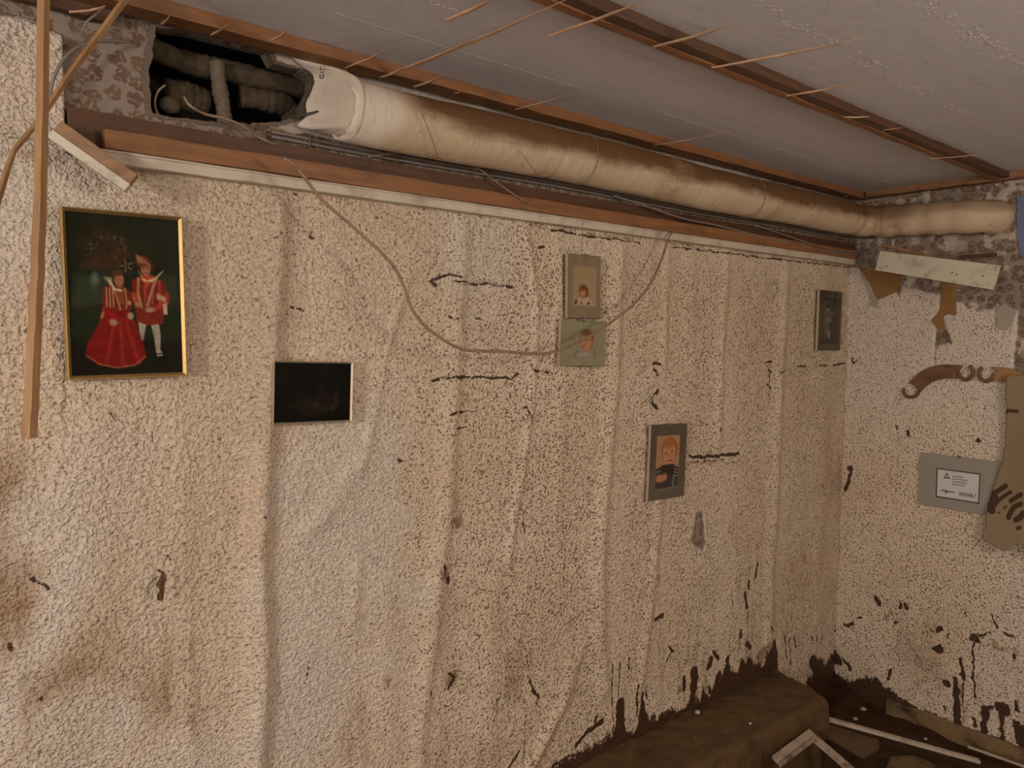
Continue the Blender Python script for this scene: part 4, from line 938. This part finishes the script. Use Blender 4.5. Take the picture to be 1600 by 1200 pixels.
def picture(name, tl, tr, br, bl, plane, out, canvas, label, cat, kind, mat_border=0, frame_w=.008, depth=.014, matm=None, inset=None, clips=False):
    """corner pixels on the plane give one rectangle with a tilt; out = unit normal into the room"""
    c4 = [plane(*p) for p in (tl, tr, br, bl)]; out = np.array(out, float)
    cen = sum(c4)/4
    U = ((c4[1]-c4[0])+(c4[2]-c4[3]))/2; V = ((c4[3]-c4[0])+(c4[2]-c4[1]))/2
    V = V-U*(U@V)/(U@U)
    O = cen-U/2-V/2; u = U/np.linalg.norm(U); v = V/np.linalg.norm(V); wd, ht = np.linalg.norm(U), np.linalg.norm(V)
    root = thing(name, cen-out*0, label, cat)
    def rect(a, b_, c_, d): return [O+u*a+v*b_, O+u*c_+v*b_, O+u*c_+v*d, O+u*a+v*d]
    back = .008
    if kind == 'frame':
        f = frame_w
        b = MB(); b.prism(rect(.002, .002, wd-.002, ht-.002), -out*(back)); b.build('backing_board', M['darkedge'], root)
        print_mesh('print', canvas, O+u*f*.6+v*f*.6, U*(1-1.2*f/wd), V*(1-1.2*f/ht), root, out*.004)
        segs = [((0, 0), (wd, 0), (wd-f, f), (f, f)), ((wd, 0), (wd, ht), (wd-f, ht-f), (wd-f, f)), ((wd, ht), (0, ht), (f, ht-f), (wd-f, ht-f)), ((0, ht), (0, 0), (f, f), (f, ht-f))]
        for s4 in segs:
            P = [O+u*a+v*b_ for a, b_ in s4]
            b = MB(); lo = [p-out*back for p in P]; mid = [P[0]+out*depth*.75, P[1]+out*depth*.75, P[2]+out*depth*.55, P[3]+out*depth*.55]
            r0 = P[0]*.7+P[3]*.3+out*depth; r1 = P[1]*.7+P[2]*.3+out*depth
            b.add([lo[0], lo[1], lo[2], lo[3], mid[0], mid[1], mid[2], mid[3], r0, r1],
                  [(0, 3, 2, 1), (0, 1, 5, 4), (4, 5, 9, 8), (8, 9, 6, 7), (3, 7, 6, 2), (0, 4, 8, 7, 3), (1, 2, 6, 9, 5)])
            b.build('frame_rail', matm, root)
        b = MB(); b.prism([p+out*.0055 for p in rect(f*.7, f*.7, wd-f*.7, ht-f*.7)], out*.0012); b.build('glass', M['glass'], root)
    else:
        b = MB(); b.prism(rect(0, 0, wd, ht), -out*.007); b.build('backing_board', M['darkedge'], root)
        b = MB(); b.prism([p+out*.0004 for p in rect(.001, .001, wd-.001, ht-.001)], out*.001); b.build('mount', matm, root)
        a0, b0, a1, b1 = inset
        print_mesh('print', canvas, O+U*a0+V*b0, U*(a1-a0), V*(b1-b0), root, out*.0019)
        b = MB(); b.prism([p+out*.0024 for p in rect(0, 0, wd, ht)], out*.002); b.build('glass', M['glass'], root)
        b = MB(); b.prism([p+out*-.0055 for p in rect(-.0010, 0, .0, ht)], out*.010); b.build('pale_edge', M['silver'], root)
        if clips:
            for cv in (0, ht):
                b = MB(); s_ = 1 if cv == 0 else -1
                b.prism([O+u*(wd*.5-.006)+v*(cv-.003*s_)-out*.006, O+u*(wd*.5+.006)+v*(cv-.003*s_)-out*.006, O+u*(wd*.5+.006)+v*(cv+.006*s_)-out*.006, O+u*(wd*.5-.006)+v*(cv+.006*s_)-out*.006][:4], out*.012)
                b.build('clip', M['steel'], root)
    return root
PB = lambda y: (lambda a, b_: W(a, b_, y))
OUT = (0, -1, 0)
picture('framed_picture', (95, 323), (285, 340), (288, 587), (102, 594), PB(-.025), OUT, print_couple(), 'large gold framed picture of a couple in red and white period costume', 'picture', 'frame', frame_w=.0075, depth=.012, matm=M['gold'])
picture('framed_picture', (426, 563), (550, 566), (547, 658), (423, 664), PB(-.022), OUT, print_dark(), 'small dark, nearly black picture in a thin pale metal frame', 'picture', 'frame', frame_w=.0045, depth=.010, matm=M['silver'])
mk1 = plain('brown_mount', (.26, .19, .125), .5, .1, 20, .0003); mk2 = plain('green_mount', (.30, .28, .18), .5, .1, 20, .0003); mk3 = plain('dark_mount', (.085, .07, .045), .5, .12, 20, .0003); mk4 = plain('black_mount', (.05, .04, .03), .5, .2, 20, .0003)
picture('clip_frame', (887, 396), (940, 401), (936, 498), (884, 497), PB(-.022), OUT, print_fringe(), 'upright clip frame with brown mount and portrait of a child with fringe', 'picture', 'clip', matm=mk1, inset=(.17, .18, .86, .80), clips=True)
picture('clip_frame', (876, 500), (946, 503), (944, 573), (873, 571), PB(-.020), OUT, print_baby(), 'greenish clip frame with a baby photo directly below the brown portrait', 'picture', 'clip', matm=mk2, inset=(.18, .16, .84, .83), clips=True)
picture('clip_frame', (1015, 665), (1073, 661), (1069, 775), (1012, 783), PB(-.020), OUT, print_toddler(), 'dark clip frame with a laughing toddler in a striped top', 'picture', 'clip', matm=mk3, inset=(.18, .15, .80, .86), clips=True)
picture('clip_frame', (1279, 453), (1317, 456), (1311, 548), (1276, 547), PB(-.018), OUT, print_bw(), 'dark narrow frame with a dim old photo next to the room corner', 'picture', 'clip', matm=mk4, inset=(.10, .12, .90, .90))

# ------------------------------------------------------------------ grey plate with notice on the end wall
def plate():
    x = XR-.016; c4 = [Rr(1438, 707, x), Rr(1566, 720, x), Rr(1558, 806, x), Rr(1436, 787, x)]
    root = thing('junction_cover_plate', sum(c4)/4, 'grey cover plate with a small white warning notice on the end wall', 'cover plate')
    out = np.array([-1., 0, 0]); O = c4[0]; U = c4[1]-c4[0]; U[2] = 0; V = (c4[3]-c4[0]); V[1] = 0; V[0] = 0; wd = np.linalg.norm(U); ht = np.linalg.norm(V); u = U/wd; v = V/ht
    def rect(a, b_, c_, d, o=0): return [O+u*a+v*b_+out*o, O+u*c_+v*b_+out*o, O+u*c_+v*d+out*o, O+u*a+v*d+out*o]
    b = MB(); b.prism(rect(0, 0, wd, ht), -out*.011); b.build('plate', M['plate'], root, bevel=.0015)
    b = MB()
    a0, b0, a1, b1 = wd*.225, ht*.255, wd*.76, ht*.815
    b.prism(rect(a0, b0, a1, b1, .0002), out*.0006); lb = b.build('notice', M['label'], root); tag(lb, 'white notice with black border')
    for r_ in ((a0, b0, a1, b0+.005), (a0, b1-.005, a1, b1), (a0, b0, a0+.004, b1), (a1-.004, b0, a1, b1)):
        b = MB(); b.prism(rect(*r_, .0009), out*.0006); b.build('notice_border', M['ink'], lb)
    lw, lh = a1-a0, b1-b0
    tri = lambda s_, du=0, dv=0: [O+u*(a0+lw*.24+du)+v*(b0+lh*.22+dv-s_)+out*.001, O+u*(a0+lw*.24+du+s_*1.0)+v*(b0+lh*.22+dv+s_*.9)+out*.001, O+u*(a0+lw*.24+du-s_*1.0)+v*(b0+lh*.22+dv+s_*.9)+out*.001]
    b = MB(); b.prism(tri(.013), out*.0003); b.build('warning_triangle', M['ink'], lb)
    b = MB(); b.prism([p+out*.0004 for p in tri(.0075)], out*.0003); b.build('triangle_centre', M['label'], lb)
    b = MB(); b.prism(rect(a0+lw*.24-.0012, b0+lh*.17, a0+lw*.24+.0012, b0+lh*.26, .0018), out*.0003); b.build('exclamation_mark', M['ink'], lb)
    r = random.Random(3)
    b = MB()
    for k, (v0, e) in enumerate(((.18, .60), (.27, .72), (.36, .70), (.45, .64))): # unreadable small print
        x_ = .37
        while x_ < e:
            w_ = r.uniform(.018, .04)
            b.prism(rect(a0+lw*x_, b0+lh*(v0+.012), a0+lw*(x_+w_), b0+lh*(v0+.048), .001), out*.0003); x_ += w_+.008
            if r.random() < .4: b.prism(rect(a0+lw*(x_-.02), b0+lh*(v0-.012), a0+lw*(x_-.012), b0+lh*(v0+.04), .001), out*.0003)
    b.build('small_print', M['greyink'], lb)
    b = MB()
    x_ = .12
    while x_ < .42:
        w_ = r.uniform(.012, .03); d = .01*math.sin(x_*30)
        b.prism(rect(a0+lw*x_, b0+lh*(.72+d), a0+lw*(x_+w_), b0+lh*(.78+d), .001), out*.0003); x_ += w_+.006
    b.prism(rect(a0+lw*.22, b0+lh*.70, a0+lw*.26, b0+lh*.83, .001), out*.0003)
    x_ = .54
    while x_ < .82:
        w_ = r.uniform(.02, .04)
        b.prism(rect(a0+lw*x_, b0+lh*.73, a0+lw*(x_+w_), b0+lh*.80, .001), out*.0003); x_ += w_+.006
    for q_ in ((.54, .70, .92, .71), (.54, .82, .92, .835), (.82, .70, .835, .83), (.905, .68, .92, .83), (.84, .76, .89, .775)):
        b.prism(rect(a0+lw*q_[0], b0+lh*q_[1], a0+lw*q_[2], b0+lh*q_[3], .001), out*.0003)
    b.build('maker_marks', M['greyink'], lb)
    b = MB(); p = O+u*wd*.5-v*.001-out*.001; b.tube([p, p+out*.006], .004, 10); b.build('screw', M['darkedge'], root)
plate()

# ------------------------------------------------------------------ two curved plaques with open rings
def arc_pts(pts, half): # polyline ribbon -> polygon
    P = [np.array(p, float) for p in pts]; L, R_ = [], []
    for i, p in enumerate(P):
        t = P[min(i+1, len(P)-1)]-P[max(i-1, 0)]; t /= np.linalg.norm(t); n_ = np.array([-t[1], t[0]])
        h = half[i] if not np.isscalar(half) else half; L.append(p+n_*h); R_.append(p-n_*h)
    return L+R_[::-1]
def plaque(label, body, rings, mat, off):
    x = XR-off
    pts3 = lambda Q: [Rr(a, b_, x) for a, b_ in Q]
    ctr = np.mean(pts3(body), axis=0); root = thing('curved_plaque', ctr, label, 'wall plaque')
    b = MB(); b.prism(pts3(body), (-.004, 0, 0)); b.build('banner', mat, root, bevel=.0006)
    for (cx, cy, rx, ry, a0, a1, wd) in rings:
        Q = []
        for t in np.linspace(a0, a1, 22): Q.append((cx+rx*math.cos(math.radians(t)), cy+ry*math.sin(math.radians(t))))
        b = MB(); b.tube([Rr(a, c_, x-.003) for a, c_ in Q], [wd]*len(Q), 8, (1., 1.)); b.build('open_ring', M['rust'], root, True)
    return root, x
def z3(x, y): return (1400+x/8., 540+y/8.)
up = [z3(*p) for p in ((165, 462), (230, 395), (300, 335), (370, 292), (450, 262), (530, 243), (620, 236), (700, 238), (835, 245), (812, 290), (795, 330), (790, 365), (800, 412))]
lo = [z3(*p) for p in ((700, 412), (600, 415), (520, 432), (450, 462), (390, 500), (340, 545), (305, 580), (268, 580), (262, 545), (235, 505), (195, 480))]
r1, x1 = plaque('rust brown curved plaque with open ring ends, left of the beige sheet', up+lo,
    [(*z3(878, 335), 10.6, 11.8, -60, 178, .0072), (*z3(188, 570), 11.6, 9.4, 0, 208, .0072)], M['rust'], .012)
# dark worn lettering strokes on the banner, unreadable
b = MB(); rr_ = random.Random(5)
for k in range(9):
    s_ = k/8.; cx, cy = z3(330+s_*340, 420-s_*95+40*s_*s_)
    P = [Rr(cx+rr_.uniform(-1, 1), cy+rr_.uniform(-3.5, -2), x1-.0045), Rr(cx+rr_.uniform(.5, 3), cy+rr_.uniform(-1, 1), x1-.0045), Rr(cx+rr_.uniform(-1, 2), cy+rr_.uniform(2, 4), x1-.0045)]
    b.tube(P, .0018, 5)
b.build('worn_lettering', plain('old_ink', (.07, .02, .012), .6), r1)
body2 = [z3(*p) for p in ((1190, 262), (1215, 265), (1330, 268), (1440, 285), (1530, 315), (1640, 355), (1640, 372), (1540, 400), (1480, 440), (1400, 465), (1300, 452), (1215, 445), (1235, 400), (1240, 350), (1225, 300))]
plaque('ochre brown curved plaque partly hidden by the beige sheet', body2, [(*z3(1130, 350), 11.4, 11.8, -2, 235, .0072)], M['ochre'], .012)

# ------------------------------------------------------------------ torn paper pieces, hanging sheet
def scrap(name, pts, x, mat, label, cat='paper scrap', curl=0, th=.0012):
    P = [Rr(a, b_, x) for a, b_ in pts]
    if curl:
        zc = max(p[2] for p in P)
        for p in P: p[0] -= curl*(zc-p[2])**1.5
    b = MB(); b.prism(P, (-th, 0, 0)); return tag(b.build(name, M[mat]), label, cat)
scrap('torn_paper', [(1341, 417), (1360, 420), (1408, 428), (1407, 456), (1399, 457), (1385, 463), (1369, 469), (1362, 452), (1352, 434)], XR-.006, 'brownpaper', 'torn brown paper triangle at the corner below the white board')
scrap('torn_paper', [(1342, 424), (1347, 424), (1360, 445), (1370, 466), (1372, 476), (1374, 482), (1362, 476), (1363, 466), (1356, 450)], XR-.010, 'greypaper', 'curled pale paper edge hanging beside the brown triangle', curl=.1)
scrap('torn_paper', [(1471, 441), (1494, 443), (1494, 492), (1476, 490), (1474, 500), (1476, 512), (1467, 514), (1460, 508), (1455, 501), (1463, 493), (1469, 484)], XR-.006, 'brownpaper', 'torn brown paper strip hanging below the middle of the white board')
scrap('torn_paper', [(1478, 514), (1483, 522), (1487, 538), (1482, 534), (1475, 520)], XR-.008, 'shred', 'tiny dark paper curl under the brown strip')
scrap('torn_paper', [(1558, 484), (1566, 476), (1589, 484), (1583, 502), (1575, 516), (1562, 512), (1559, 505)], XR-.012, 'greypaper', 'grey paper flap near the right end of the torn edge', curl=.25)
scrap('torn_paper', [(1590, 308), (1612, 300), (1616, 400), (1594, 398), (1589, 360)], XR-.006, 'bluepaper', 'blue-grey paper patch at the top right picture edge')
def hanging_sheet():
    px = [(1575, 588), (1573, 640), (1571, 690), (1567, 720), (1557, 745), (1551, 765), (1545, 785), (1542, 800), (1541, 822), (1539, 842), (1556, 850), (1574, 858), (1586, 850), (1600, 846), (1660, 862), (1720, 850), (1730, 560), (1640, 575), (1605, 586)]
    x = XR-.03
    P = [(Rr(a, b_, x)[1], Rr(a, b_, x)[2]) for a, b_ in px]
    ys = np.arange(min(p[0] for p in P)-.004, max(p[0] for p in P)+.008, .005); zs = np.arange(min(p[1] for p in P)-.004, max(p[1] for p in P)+.008, .005)
    Yg, Z = np.meshgrid(ys, zs); T = sdpoly(Yg, Z, P)
    yl = max(ys)
    X = x-.05*sstep(yl-Yg, 0, .25)-.012*np.sin((Yg*2+Z)*9)*.5-.02*sstep(Z, .98, .8)
    z = lambda a, b_: ((Rr(1420+a/8.889, 690+b_/8.889, x)[1]), Rr(1420+a/8.889, 690+b_/8.889, x)[2])
    A = np.zeros(Yg.shape+(3,))
    strokes = [([(1360, 610), (1290, 650), (1210, 705)], .013), ([(1440, 690), (1340, 750), (1260, 810), (1190, 900)], .010), ([(1100, 690), (1130, 800), (1160, 950)], .022), ([(1180, 730), (1220, 820)], .018), ([(1600, 715), (1530, 760), (1440, 815)], .012), ([(1600, 850), (1500, 890), (1430, 1000), (1420, 1040)], .013), ([(1640, 970), (1600, 1030), (1530, 1070)], .015), ([(1380, 890), (1340, 915)], .005), ([(1260, 985), (1285, 980)], .005), ([(1600, 1165), (1570, 1180)], .01)]
    for q_, r in strokes: A[..., 0] = np.maximum(A[..., 0], .5+.5*np.clip(-segd(Yg, Z, [z(*p) for p in q_], r*.7)/.006, -1, 1))
    k3 = lambda a, b_: (Rr(*z3(a, b_), x)[1], Rr(*z3(a, b_), x)[2])
    A[..., 0] = np.maximum(A[..., 0], .5+.5*np.clip(-segd(Yg, Z, [k3(1370, 850), (k3(1420, 810)), k3(1530, 820)], .007)/.006, -1, 1))
    A[..., 0] = np.maximum(A[..., 0], .42*(1-sstep(segd(Yg, Z, [k3(1530, 800), k3(1640, 730)]), .0, .02)))
    tc = T[:-1, :-1]+T[1:, 1:]
    o = grid_object('hanging_sheet', np.stack([X, Yg, Z], -1), M['sheet'], A, mask=tc > 0, org=np.array([x, np.mean(ys), np.mean(zs)]))
    s_ = o.modifiers.new('thickness', 'SOLIDIFY'); s_.thickness = .0015
    tag(o, 'stiff beige sheet with dark brown smears hanging off the end wall', 'sheet')
hanging_sheet()
b = MB(); P = [D(247, 908, -.03), D(243, 914, -.036), D(249, 920, -.04), D(249, 934, -.03), D(253, 941, -.028), D(256, 936, -.03), D(257, 918, -.032), D(259, 900, -.022), D(256, 893, -.016), D(251, 900, -.022)]
b.prism(P, (0, .001, 0)); tag(b.build('paper_shred', M['shred']), 'dark paper shred stuck to the wall below the gold framed picture', 'paper scrap')
b = MB(); P = [D(1020, 621, -.02), D(1024, 616, -.028), D(1029, 620, -.028), D(1028, 629, -.024), D(1022, 631, -.02)]
b.prism(P, (0, .001, 0)); tag(b.build('paper_shred', M['flake']), 'small pale paper chip on the wall above the toddler photo', 'paper scrap')

# ------------------------------------------------------------------ muddy ledge, baseboard, debris
def ledge():
    A_ = W(1212, 1045, -.0); Bp = Cc(1287, 1092, .185); Cp = Cc(1112, 1181, .205)
    s = (Cp-Bp)/(Bp[0]-Cp[0]); front = lambda x: Bp[1]+(Bp[0]-x)*(Cp[1]-Bp[1])/(Bp[0]-Cp[0])
    K = W(958, 1164, 0)
    topz = lambda x: np.interp(x, [K[0], A_[0]], [K[2]-.01, .19])
    L = 150; Wd = 40; P = np.zeros((Wd+26, L, 3))
    x0 = 1.1
    for j in range(L):
        t = j/(L-1)
        for i in range(Wd+26):
            if i < Wd: s_ = i/(Wd-1)
            else: s_ = 1
            xr = A_[0]*(1-s_)+Bp[0]*s_
            x = x0+(xr-x0)*t
            yf = front(x); y = -.003+(yf+.003)*s_; zt = topz(x)
            z = zt
            if i >= Wd:
                d = (i-Wd+1)/26; z = zt-(zt-ZF+.05)*d; y = yf-.012*math.sin(d*6)-.01
            P[i, j] = (x, y, z)
    X, Y, Z = P[..., 0], P[..., 1], P[..., 2]
    n_ = (fbm(X+Z, Y*1.5, 7, 150)-.5)*.022+(fbm(X, Y+Z, 25, 151)-.5)*.012
    P[:Wd, :, 2] += n_[:Wd]; P[Wd:, :, 1] += n_[Wd:]*1.3
    o = grid_object('muddy_ledge', P, M['slabmud'], org=np.array([2., -.12, ZF])); tag(o, 'long mud-coated ledge along the foot of the long wall', 'ledge')
    # right end cap
    e = P[:, -1]; top = e[:Wd]; me = o.data
    b = MB(); lowf = [(p[0]+.004, p[1], ZF-.05) for p in top]; vs = [tuple(p) for p in top]+lowf
    b.add(vs, [(i, i+1, Wd+i+1, Wd+i) for i in range(Wd-1)]); 
    c = b.build('ledge_end', M['slabmud'], None); c.parent = o; c.location = tuple(np.array(c.location)-np.array(o.location))
    return o
ledge()
o = plank((XR-.022, -3.0, ZF-.03), (XR-.003, -.245, -.012), seg=60, axis=1, jag=.002, seed=20).build('baseboard_right', plain('dirty_baseboard', (.19, .12, .055), .6, .4, 14, .002, (.03, .014, .005), .9), bevel=.002)
o['kind'] = 'structure'
G = lambda px, py, z: Cc(px, py, z)
# broken picture frame corner
def rail(name, a, c, w0, th, mat, parent=None, label=None, cat=None, up=(0, 0, 1)):
    a, c = np.array(a), np.array(c); ax = (c-a)/np.linalg.norm(c-a); upv = np.array(up, float); upv -= ax*(upv@ax); upv /= np.linalg.norm(upv); sd = np.cross(ax, upv)
    b = MB(); b.prism([a-sd*w0/2, a+sd*w0/2, c+sd*w0/2, c-sd*w0/2], upv*th)
    if parent is not None: return b.build(name, mat, parent, bevel=.0015)
    return tag(b.build(name, mat, None, bevel=.0015), label, cat)
zf = .12
apex = G(1264, 1143, zf); l_ = G(1206, 1186, .15); r_ = G(1330, 1200, .02); r2_ = apex+(r_-apex)*1.8
root = thing('broken_picture_frame', apex+np.array([0, 0, -.01]), 'broken white frame corner pointing up, lying on the muddy floor', 'frame')
dirtyw = plain('dirty_white_frame', (.34, .27, .2), .5, .15, 30, .0008, (.04, .02, .01), .8)
n1 = (l_-apex)/np.linalg.norm(l_-apex); n2 = (r2_-apex)/np.linalg.norm(r2_-apex)
def mitre(d, e, L_, wv, nm):
    # d along the rail, e toward the inside
    P = [apex, apex+d*L_, apex+d*L_+e*wv, apex+(d+e)*wv*1.0]
    b = MB(); b.prism(P, (0, 0, .012)); b.build(nm, dirtyw, root, bevel=.001)
    P = [apex+(d+e)*wv*1.12+np.array([0, 0, -.004]), apex+d*L_+e*wv*1.12+np.array([0, 0, -.004]), apex+d*L_+e*wv*1.3+np.array([0, 0, -.004]), apex+(d+e)*wv*1.35+np.array([0, 0, -.004])]
    b = MB(); b.prism(P, (0, 0, .010)); b.build('inner_lip', dirtyw, root)
wv = .026
mitre(n1, n2, np.linalg.norm(l_-apex), wv, 'frame_rail'); mitre(n2, n1, np.linalg.norm(r2_-apex), wv, 'frame_rail')
pale = plain('pale_strip', (.40, .34, .27), .45, .15, 30, .0008, (.12, .07, .03), .6)
rail('white_strip', G(1280, 1122, .07), G(1530, 1192, -.03), .024, .012, pale, None, 'long white strip lying across the muddy floor behind the frame corner', 'strip')
rail('white_strip', G(1512, 1168, -.05), G(1620, 1206, -.055), .010, .008, pale, None, 'thin pale strip on the floor close to the end wall', 'strip')
darkb = plain('dark_board', (.075, .042, .018), .55, .5, 12, .003)
b = MB(); b.prism([G(1281, 1132, .03), G(1372, 1160, .0), G(1374, 1172, -.01), G(1350, 1187, -.01), G(1283, 1150, .03)], (0, 0, .012)); tag(b.build('broken_board', darkb, None, bevel=.001), 'dark muddy board fragment between frame corner and white strip', 'board')
b = MB(); b.prism([G(1392, 1186, -.05), G(1430, 1184, -.05), G(1462, 1200, -.055), G(1440, 1225, -.06), G(1380, 1215, -.06)], (0, 0, .01)); tag(b.build('broken_board', plain('ochre_board', (.13, .085, .035), .5, .6, 30, .004, (.03, .015, .005), .7), None), 'yellowish muddy fragment at the bottom edge below the white strip', 'board')
def chip(px, py, z, s_, label, mat='flake'):
    p = G(px, py, z); r = random.Random(int(px)); n_ = 7
    P = [p+np.array([math.cos(a)*s_*r.uniform(.6, 1.1), math.sin(a)*s_*r.uniform(.6, 1.1), r.uniform(0, s_*.3)]) for a in np.linspace(0, 6.28, n_+1)[:-1]]
    top = p+np.array([0, 0, s_*.7]); b = MB(); b.add(P+[top]+[q-np.array([0, 0, .004]) for q in P], [(i, (i+1) % n_, n_) for i in range(n_)]+[tuple(n_+1+i for i in range(n_))[::-1]]+[(i, n_+1+i, n_+1+(i+1) % n_, (i+1) % n_) for i in range(n_)])
    tag(b.build('plaster_chip', M[mat]), label, 'chip')
chip(1090, 1113, .215, .013, 'white plaster chip on the muddy ledge, the larger one')
chip(1172, 1130, .20, .006, 'small white chip near the front of the muddy ledge')
chip(1086, 1153, .212, .006, 'dull chip at the left part of the muddy ledge', 'shred')
chip(1446, 1154, -.06, .008, 'white chip on the dark floor beside the long strip')
chip(1314, 1054, .02, .010, 'pale chip stuck low in the room corner')
chip(1349, 1108, -.04, .016, 'flat grey fragment on the floor behind the long strip, upper one', 'greypaper')
chip(1336, 1123, -.045, .012, 'flat grey fragment on the floor behind the long strip, lower one', 'greypaper')

GROUPS = {'wood_splinter': 'wood splinters left on the battens', 'clip_frame': 'frameless clip picture frames on the wall', 'framed_picture': 'metal framed pictures on the wall', 'clipped_cable': 'grey cables clipped below the pipe',
          'torn_paper': 'torn paper scraps on the end wall', 'ceiling_batten': 'battens under the ceiling', 'batten': 'battens on the long wall', 'hanging_lath': 'hanging broken laths', 'painted_board': 'white painted board ends',
          'wrapped_pipe': 'old pipes in the wall cavity', 'curved_plaque': 'curved plaques on the end wall', 'plaster_chip': 'loose chips in the mud', 'electric_cable': 'loose cables along the wall', 'white_strip': 'pale strips on the floor',
          'broken_board': 'board fragments on the floor', 'bent_wire': 'thin wires hanging on the pipe', 'wood_strip': 'wood strips by the corner board', 'paper_shred': 'shreds stuck on the long wall'}
for o in list(SC.objects):
    k = o.name.split('.')[0]
    if o.parent is None and k in GROUPS and 'group' not in o: o['group'] = GROUPS[k]
